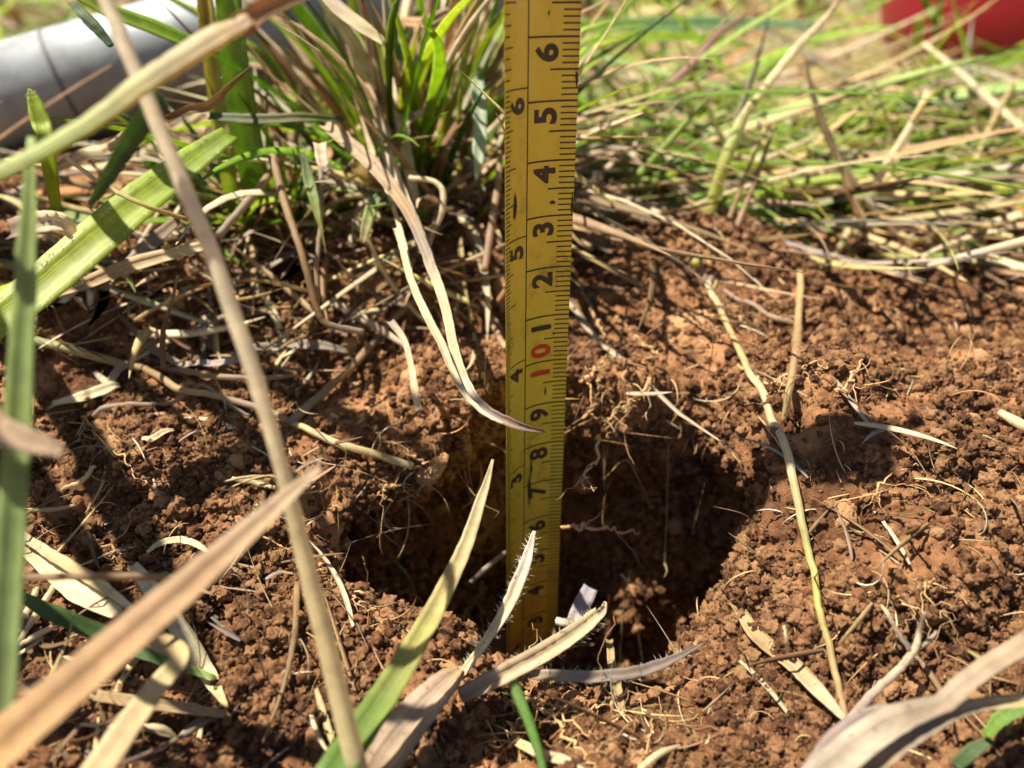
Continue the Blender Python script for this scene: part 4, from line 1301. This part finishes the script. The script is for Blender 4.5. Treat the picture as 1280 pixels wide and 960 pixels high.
hero(DS, 'second thin stem just right of the grey one', 'dry stalk', [(884, 358, -.2), (920, 285, 21.0), (948, 215, 21.3), (968, 155, 21.8)], [9, 8, 6, 4], [(.4, .28, .22), TAN, TAN], round_=True)
hero(DS, 'pale split straw leaning up from the soil at right', 'dry stalk', [(1038, 330, -.2), (1070, 272, 23.6), (1105, 212, 23.4), (1140, 155, 23.2), (1160, 116, 23.2)], [7, 10, 11, 10, 8], [STRAW, CREAM, CREAM, PALE, CREAM], round_=True)
hero(DS, 'short split tip beside the pale leaning straw', 'dry stalk', [(1140, 152, 23.1), (1153, 132, 23.0), (1168, 114, 22.9)], [5, 7, 4], [STRAW, YEL], round_=True)
hero(DS, 'white pointed straw entering from the right edge', 'dry stalk', [(1102, 344, -.3), (1150, 335, 20.6), (1210, 320, 20.0), (1300, 296, 19.4)], [3, 8, 11, 12], [CREAM, PALE, (.7, .6, .5), CREAM], round_=True)
hero(DS, 'long thin straw slanting down across the grass to the right edge', 'dry stalk', [(790, 150, 27), (860, 180, 26.5), (960, 205, 26), (1080, 235, 25.5), (1180, 265, 25), (1300, 305, 24.5)], [6, 9, 9, 9, 8, 8], [PALE, STRAW, CREAM, CREAM, STRAW], round_=True)
hero(DS, 'pale straight straw in front of the red bucket', 'dry stalk', [(1155, 55, 32), (1200, 92, 30), (1245, 132, 28), (1300, 180, 26)], [7, 9, 10, 10], [CREAM, PALE, CREAM], round_=True)
hero(GB, 'green blade lying level at the right edge below the straw', 'grass', [(1085, 320, -.5), (1150, 322, -.6), (1220, 322, -.7), (1300, 323, -.7)], [8, 11, 15, 16], [YEL, PALEG, LIME], M_LEAF, up=.7)
hero(GB, 'short green blade slanting down beside the straw at right', 'grass', [(1145, 248, 26), (1180, 280, 24.5), (1210, 305, 23.3), (1232, 318, -.5)], [12, 20, 24, 14], [PALEG, (.24, .36, .08), PALEG], M_LEAF, up=.7)
hero(GB, 'dark green blade lying slanted in the grass at right', 'grass', [(1010, 112, 33), (1050, 140, 32), (1100, 170, 31), (1135, 190, 30)], [12, 22, 22, 8], [DULLG, GREEN, DULLG], M_LEAF, up=.6)
hero(GB, 'pale blunt green blade ending left of the dark green one', 'grass', [(960, 140, 32), (1030, 180, 30.5), (1090, 208, 29), (1136, 230, 28)], [14, 18, 17, 14], [PALEG, (.36, .46, .2), (.45, .5, .28)], M_LEAF, up=.6)
hero(GB, 'long grey green blade lying level at the top right of the tape', 'grass', [(715, 36, 34), (800, 34, 34), (900, 32, 34), (1020, 34, 35)], [20, 22, 22, 10], [GREEN, (.2, .33, .12), (.3, .42, .24)], M_LEAF, up=.5)
hero(GB, 'bright lime blade lying just under the grey green one', 'grass', [(715, 52, 33), (800, 48, 33), (880, 50, 33), (935, 56, 33)], [10, 14, 14, 4], [LIME, (.22, .4, .02)], M_LEAF, up=.5)
hero(GB, 'thin green blade slanting right of the tape under the reddish stalk', 'grass', [(730, 66, 30), (800, 85, 29), (880, 105, 28), (960, 122, 28)], [14, 13, 12, 12], [GREEN, PALEG, PALEG], M_LEAF, up=.6)
hero(DS, 'reddish brown stalk leaning right of the tape', 'dry stalk', [(770, 158, 26), (810, 130, 26.5), (860, 85, 28), (895, 45, 30), (928, 22, 32)], [5, 10, 12, 10, 7], [(.26, .14, .09), (.4, .25, .2), (.36, .2, .13)], round_=True)
hero(GB, 'bright green blade rising at the right edge by the bucket', 'grass', [(1215, 95, 45), (1250, 80, 44), (1300, 52, 42)], [10, 16, 18], [GREEN, LIME], M_LEAF, up=.3)
for k, (a_, b_, c_, d_, w_, cc, lb) in enumerate([(1170, 35, 1146, -25, 9, GREEN, 'upright green blade at the left edge of the bucket'), (1168, 60, 1178, -25, 9, LIME, 'pale upright blade crossing the red bucket'), (1140, 120, 1150, 20, 13, LIME, 'broad green blade standing below the bucket')]):
    hero(GB, lb, 'grass', [(a_, b_ + 45), (a_, b_, 50), ((a_ + c_) / 2, (b_ + d_) / 2, 49), (c_, d_, 48)], [w_ * .7, w_, w_, w_ * .8], cc, M_LEAF, up=.1)
# lower right
hero('dry_leaf', 'flat tan leaf lying on the shaded soil at lower right', 'dry leaf', [(909, 756), (945, 795), (985, 828), (1020, 862), (1056, 900)], [10, 20, 22, 20, 8], [STRAW, TAN, (.5, .36, .2), PALE], lift=-.5, up=.65)
tw = hero('twig', 'forked grey twig reaching up over the shaded soil at lower right', 'twig', [(1000, 985, -1.3), (1050, 915, -1.2), (1090, 868, -1.1), (1122, 838, -1.0), (1143, 812, -.9), (1149, 790, -.9), (1157, 765, -.9)], [16, 12, 11, 10, 9, 7, 4], [(.40, .31, .24), (.5, .4, .32), PALE, GREY], M_STALK, round_=True, fold=0)
hero('side_shoot', None, None, [(1140, 816, -.95), (1122, 790, -.9), (1110, 768, -.85), (1102, 756, -.8)], [7, 7, 6, 3], [GREY, PALE], round_=True, parent=tw)
hero('side_shoot', None, None, [(1144, 813, -.95), (1158, 803, -.9), (1171, 790, -.85)], [6, 6, 4], [PALE, GREY], round_=True, parent=tw)
hero('dry_leaf', 'wide speckled pale leaf at the bottom right corner', 'dry leaf', [(940, 1110), (1000, 1010, 8.8), (1065, 948, 9.2), (1120, 912, 9.5), (1180, 888, 9.7), (1220, 856, 9.8), (1300, 808, 9.9)], [24, 40, 42, 40, 28, 30, 34], [(.38, .30, .22), (.42, .35, .26), (.46, .38, .28), (.32, .25, .17), (.36, .27, .18), (.38, .28, .18)], fold=.5, up=.75, n=50, twist=-.5)
hero('dry_leaf', 'narrow tan arm curving to the right edge under the speckled leaf', 'dry leaf', [(1060, 985, 9.0), (1120, 935, 9.3), (1180, 898, 9.6), (1225, 882, 9.8), (1300, 876, 9.9)], [26, 24, 18, 16, 18], [TAN, GREY, (.5, .38, .25), STRAW], fold=.35, up=.4)
hero('dry_leaf', 'dull purple grey leaf beside the twig at the bottom right', 'dry leaf', [(1010, 995, 9.2), (1050, 935, 9.7), (1085, 905, 10.0), (1110, 892, 10.2), (1130, 890, 10.3)], [44, 40, 30, 20, 6], [(.36, .27, .23), (.32, .25, .22), GREY], fold=.3, up=.5)
hero(GB, 'small green leaf at the bottom right beyond the tan arm', 'grass', [(1232, 920, -.6), (1250, 900, -.7), (1275, 886, -.7), (1300, 878, -.7)], [10, 18, 18, 14], [GREEN, (.25, .38, .12)], M_LEAF, up=.6)
hero(GB, 'dull green leaf lying in shade at the bottom right', 'grass', [(1195, 958, -.4), (1215, 940, -.45), (1240, 924, -.45)], [14, 18, 8], [DULLG, (.14, .2, .08)], M_LEAF, up=.6)
hero(DS, 'pale straw fragment on the right edge by the soil', 'dry stalk', [(1250, 515), (1270, 527), (1300, 545)], [9, 14, 14], [CREAM, PALE], round_=True, lift=-.5)
hero('twig', 'pale forked splinter standing left of the flat tan leaf', 'twig', [(985, 818, -.3), (983, 800, -.6), (980, 782, -.8)], [4, 5, 3], [PALE, CREAM], round_=True)

# ------------------------------------------------------------------ roots
def root(label, pts, wpx, side, seed, lift=-.2, col=(ROOTC, (.56, .36, .17), ROOTC)):
    r = np.random.default_rng(seed)
    PD = [pt(q, lift) for q in pts]
    P = np.array([p for p, d in PD])
    d = np.mean([d for p, d in PD])
    n = max(24, 12 * len(pts))
    C = spline(P, n)
    C = C + np.stack([np.interp(np.linspace(0, 1, n), np.linspace(0, 1, n // 2), r.normal(0, .05, n // 2)) for _ in range(3)], -1)
    W = np.linspace(wpx, wpx * .35, n) * .62 * d / FPX * (1 + .12 * r.normal(0, 1, n))
    W = np.clip(W, .014, None)
    v, f, uv = sweep(C, W, W, (0, -.6, .8), True, k=7)
    o = mesh_obj('root', v, f, M_ROOT, None, C[0], True, uv, np.repeat(grad(col, n), 7, 0))
    tag(o, label, 'root')
    for k in range(side * 2):
        i = r.integers(3, n - 3)
        L = r.uniform(.35, 1.5)
        dr = r.normal(0, 1, 3)
        dr[1] -= .5
        dr /= np.linalg.norm(dr)
        m = 10
        st = np.cumsum(np.vstack([np.zeros(3), (dr + r.normal(0, .55, (m - 1, 3))) * L / m]), 0) + C[i]
        w2 = np.linspace(W[i] * .5, .009, m)
        v, f, uv = sweep(st, w2, w2, (.2, -.6, .8), True, k=5)
        mesh_obj('rootlet', v, f, M_ROOT, o, C[i], True, uv, np.repeat(grad(col, m), 5, 0))
    return o
RT = [
    ('wavy root hanging at the back rim right of the tape', [(815, 478), (790, 500), (770, 515), (755, 540)], 9, 5, -.45),
    ('dark brown root end dangling into the hole right of the tape', [(752, 545, 15.6), (742, 575, 15.4), (734, 595, 15.3), (727, 612, 15.2)], 8, 1, 0),
    ('pale forked root above the back rim right of the tape', [(724, 478), (745, 460), (765, 445), (785, 430)], 9, 5, -.5),
    ('thin wavy root on lit soil right of the red number', [(770, 398), (790, 415), (805, 432), (820, 442), (800, 455)], 7, 3, -.4),
    ('root loop on lit soil close to the tape edge', [(736, 385), (748, 405), (756, 425), (760, 435)], 6, 3, -.4),
    ('thin root below the forked one beside the tape', [(728, 520), (745, 505), (750, 480), (752, 470)], 6, 3, -.5),
    ('orange root sticking out level from the hole wall right of the tape', [(700, 658, 15.6), (730, 660, 15.8), (760, 660, 16.2), (800, 666, 16.6)], 10, 1, 0),
    ('crooked root on the left rim of the hole', [(398, 708), (430, 730), (455, 745), (480, 736), (510, 742), (535, 755)], 9, 4, -.4),
    ('pale root below the crooked one on the left rim', [(430, 738), (448, 755), (470, 765), (485, 775)], 7, 3, -.35),
    ('thin upright rootlet at the front left wall of the hole', [(575, 775), (596, 745), (605, 730), (600, 760), (603, 790)], 5, 4, -.6),
    ('thin root on the soil behind the cut straw end', [(516, 583), (540, 590), (560, 596), (578, 606)], 6, 3, -.4),
    ('root curl above the cut straw end', [(495, 560), (520, 575), (545, 578), (572, 580)], 5, 2, -.5),
    ('small forked root in the dark left of the hole', [(455, 640), (475, 618), (490, 605), (510, 615)], 5, 4, -.4),
    ('long brown root running down the near lip of the hole', [(652, 868), (680, 890), (705, 915), (728, 945), (745, 975)], 10, 7, -.5),
    ('pale root network strand crossing the near lip', [(690, 880), (720, 888), (750, 882), (775, 888), (800, 905)], 6, 6, -.6),
    ('root strand above the network at the near lip', [(670, 850), (715, 862), (745, 858), (768, 875)], 6, 5, -.8),
    ('orange root under the hairy stem end', [(640, 850), (655, 872), (680, 885), (720, 905), (755, 922)], 8, 6, -.6),
    ('thin twisting root at the bottom right of the green shoot', [(636, 900), (645, 925), (655, 945), (660, 970)], 6, 4, -.4),
    ('rootlet on the lit soil right of the near lip', [(775, 862), (795, 848), (810, 838), (800, 860)], 5, 3, -.5),
    ('thin root at the bottom edge right of the network', [(795, 955), (810, 925), (820, 900), (825, 880)], 4, 3, -.3),
    ('fine root lying on the left soil mound', [(102, 520), (125, 545), (150, 570), (175, 595), (202, 617)], 5, 2, -.35, ),
    ('fine pale root right of the brown leaf tip', [(330, 668), (360, 690), (392, 712), (425, 735)], 5, 3, -.35),
    ('small branched root standing on soil at the left', [(135, 680), (145, 700), (150, 715), (158, 722)], 5, 4, -.4),
    ('crooked tan root beside the upright twig', [(925, 455), (955, 480), (985, 470), (1015, 455), (1035, 460)], 7, 3, -.3),
    ('pale root arching over the dark pit at right', [(1045, 490), (1060, 480), (1075, 455), (1085, 448)], 8, 2, -.5),
    ('fine root lying on sunlit soil at the right', [(1085, 625), (1110, 600), (1145, 580), (1180, 560)], 5, 2, -.3),
    ('fine branched root on sunlit soil at the lower right', [(1145, 735), (1165, 728), (1190, 742), (1210, 755)], 5, 4, -.3),
    ('pale root curl under the forked twig tips', [(1125, 750), (1145, 762), (1165, 770), (1185, 768)], 5, 2, -.3),
]
for k, (lb, pts, wpx, side, lf) in enumerate(RT):
    root(lb, pts, wpx, side, 100 + k, lf)
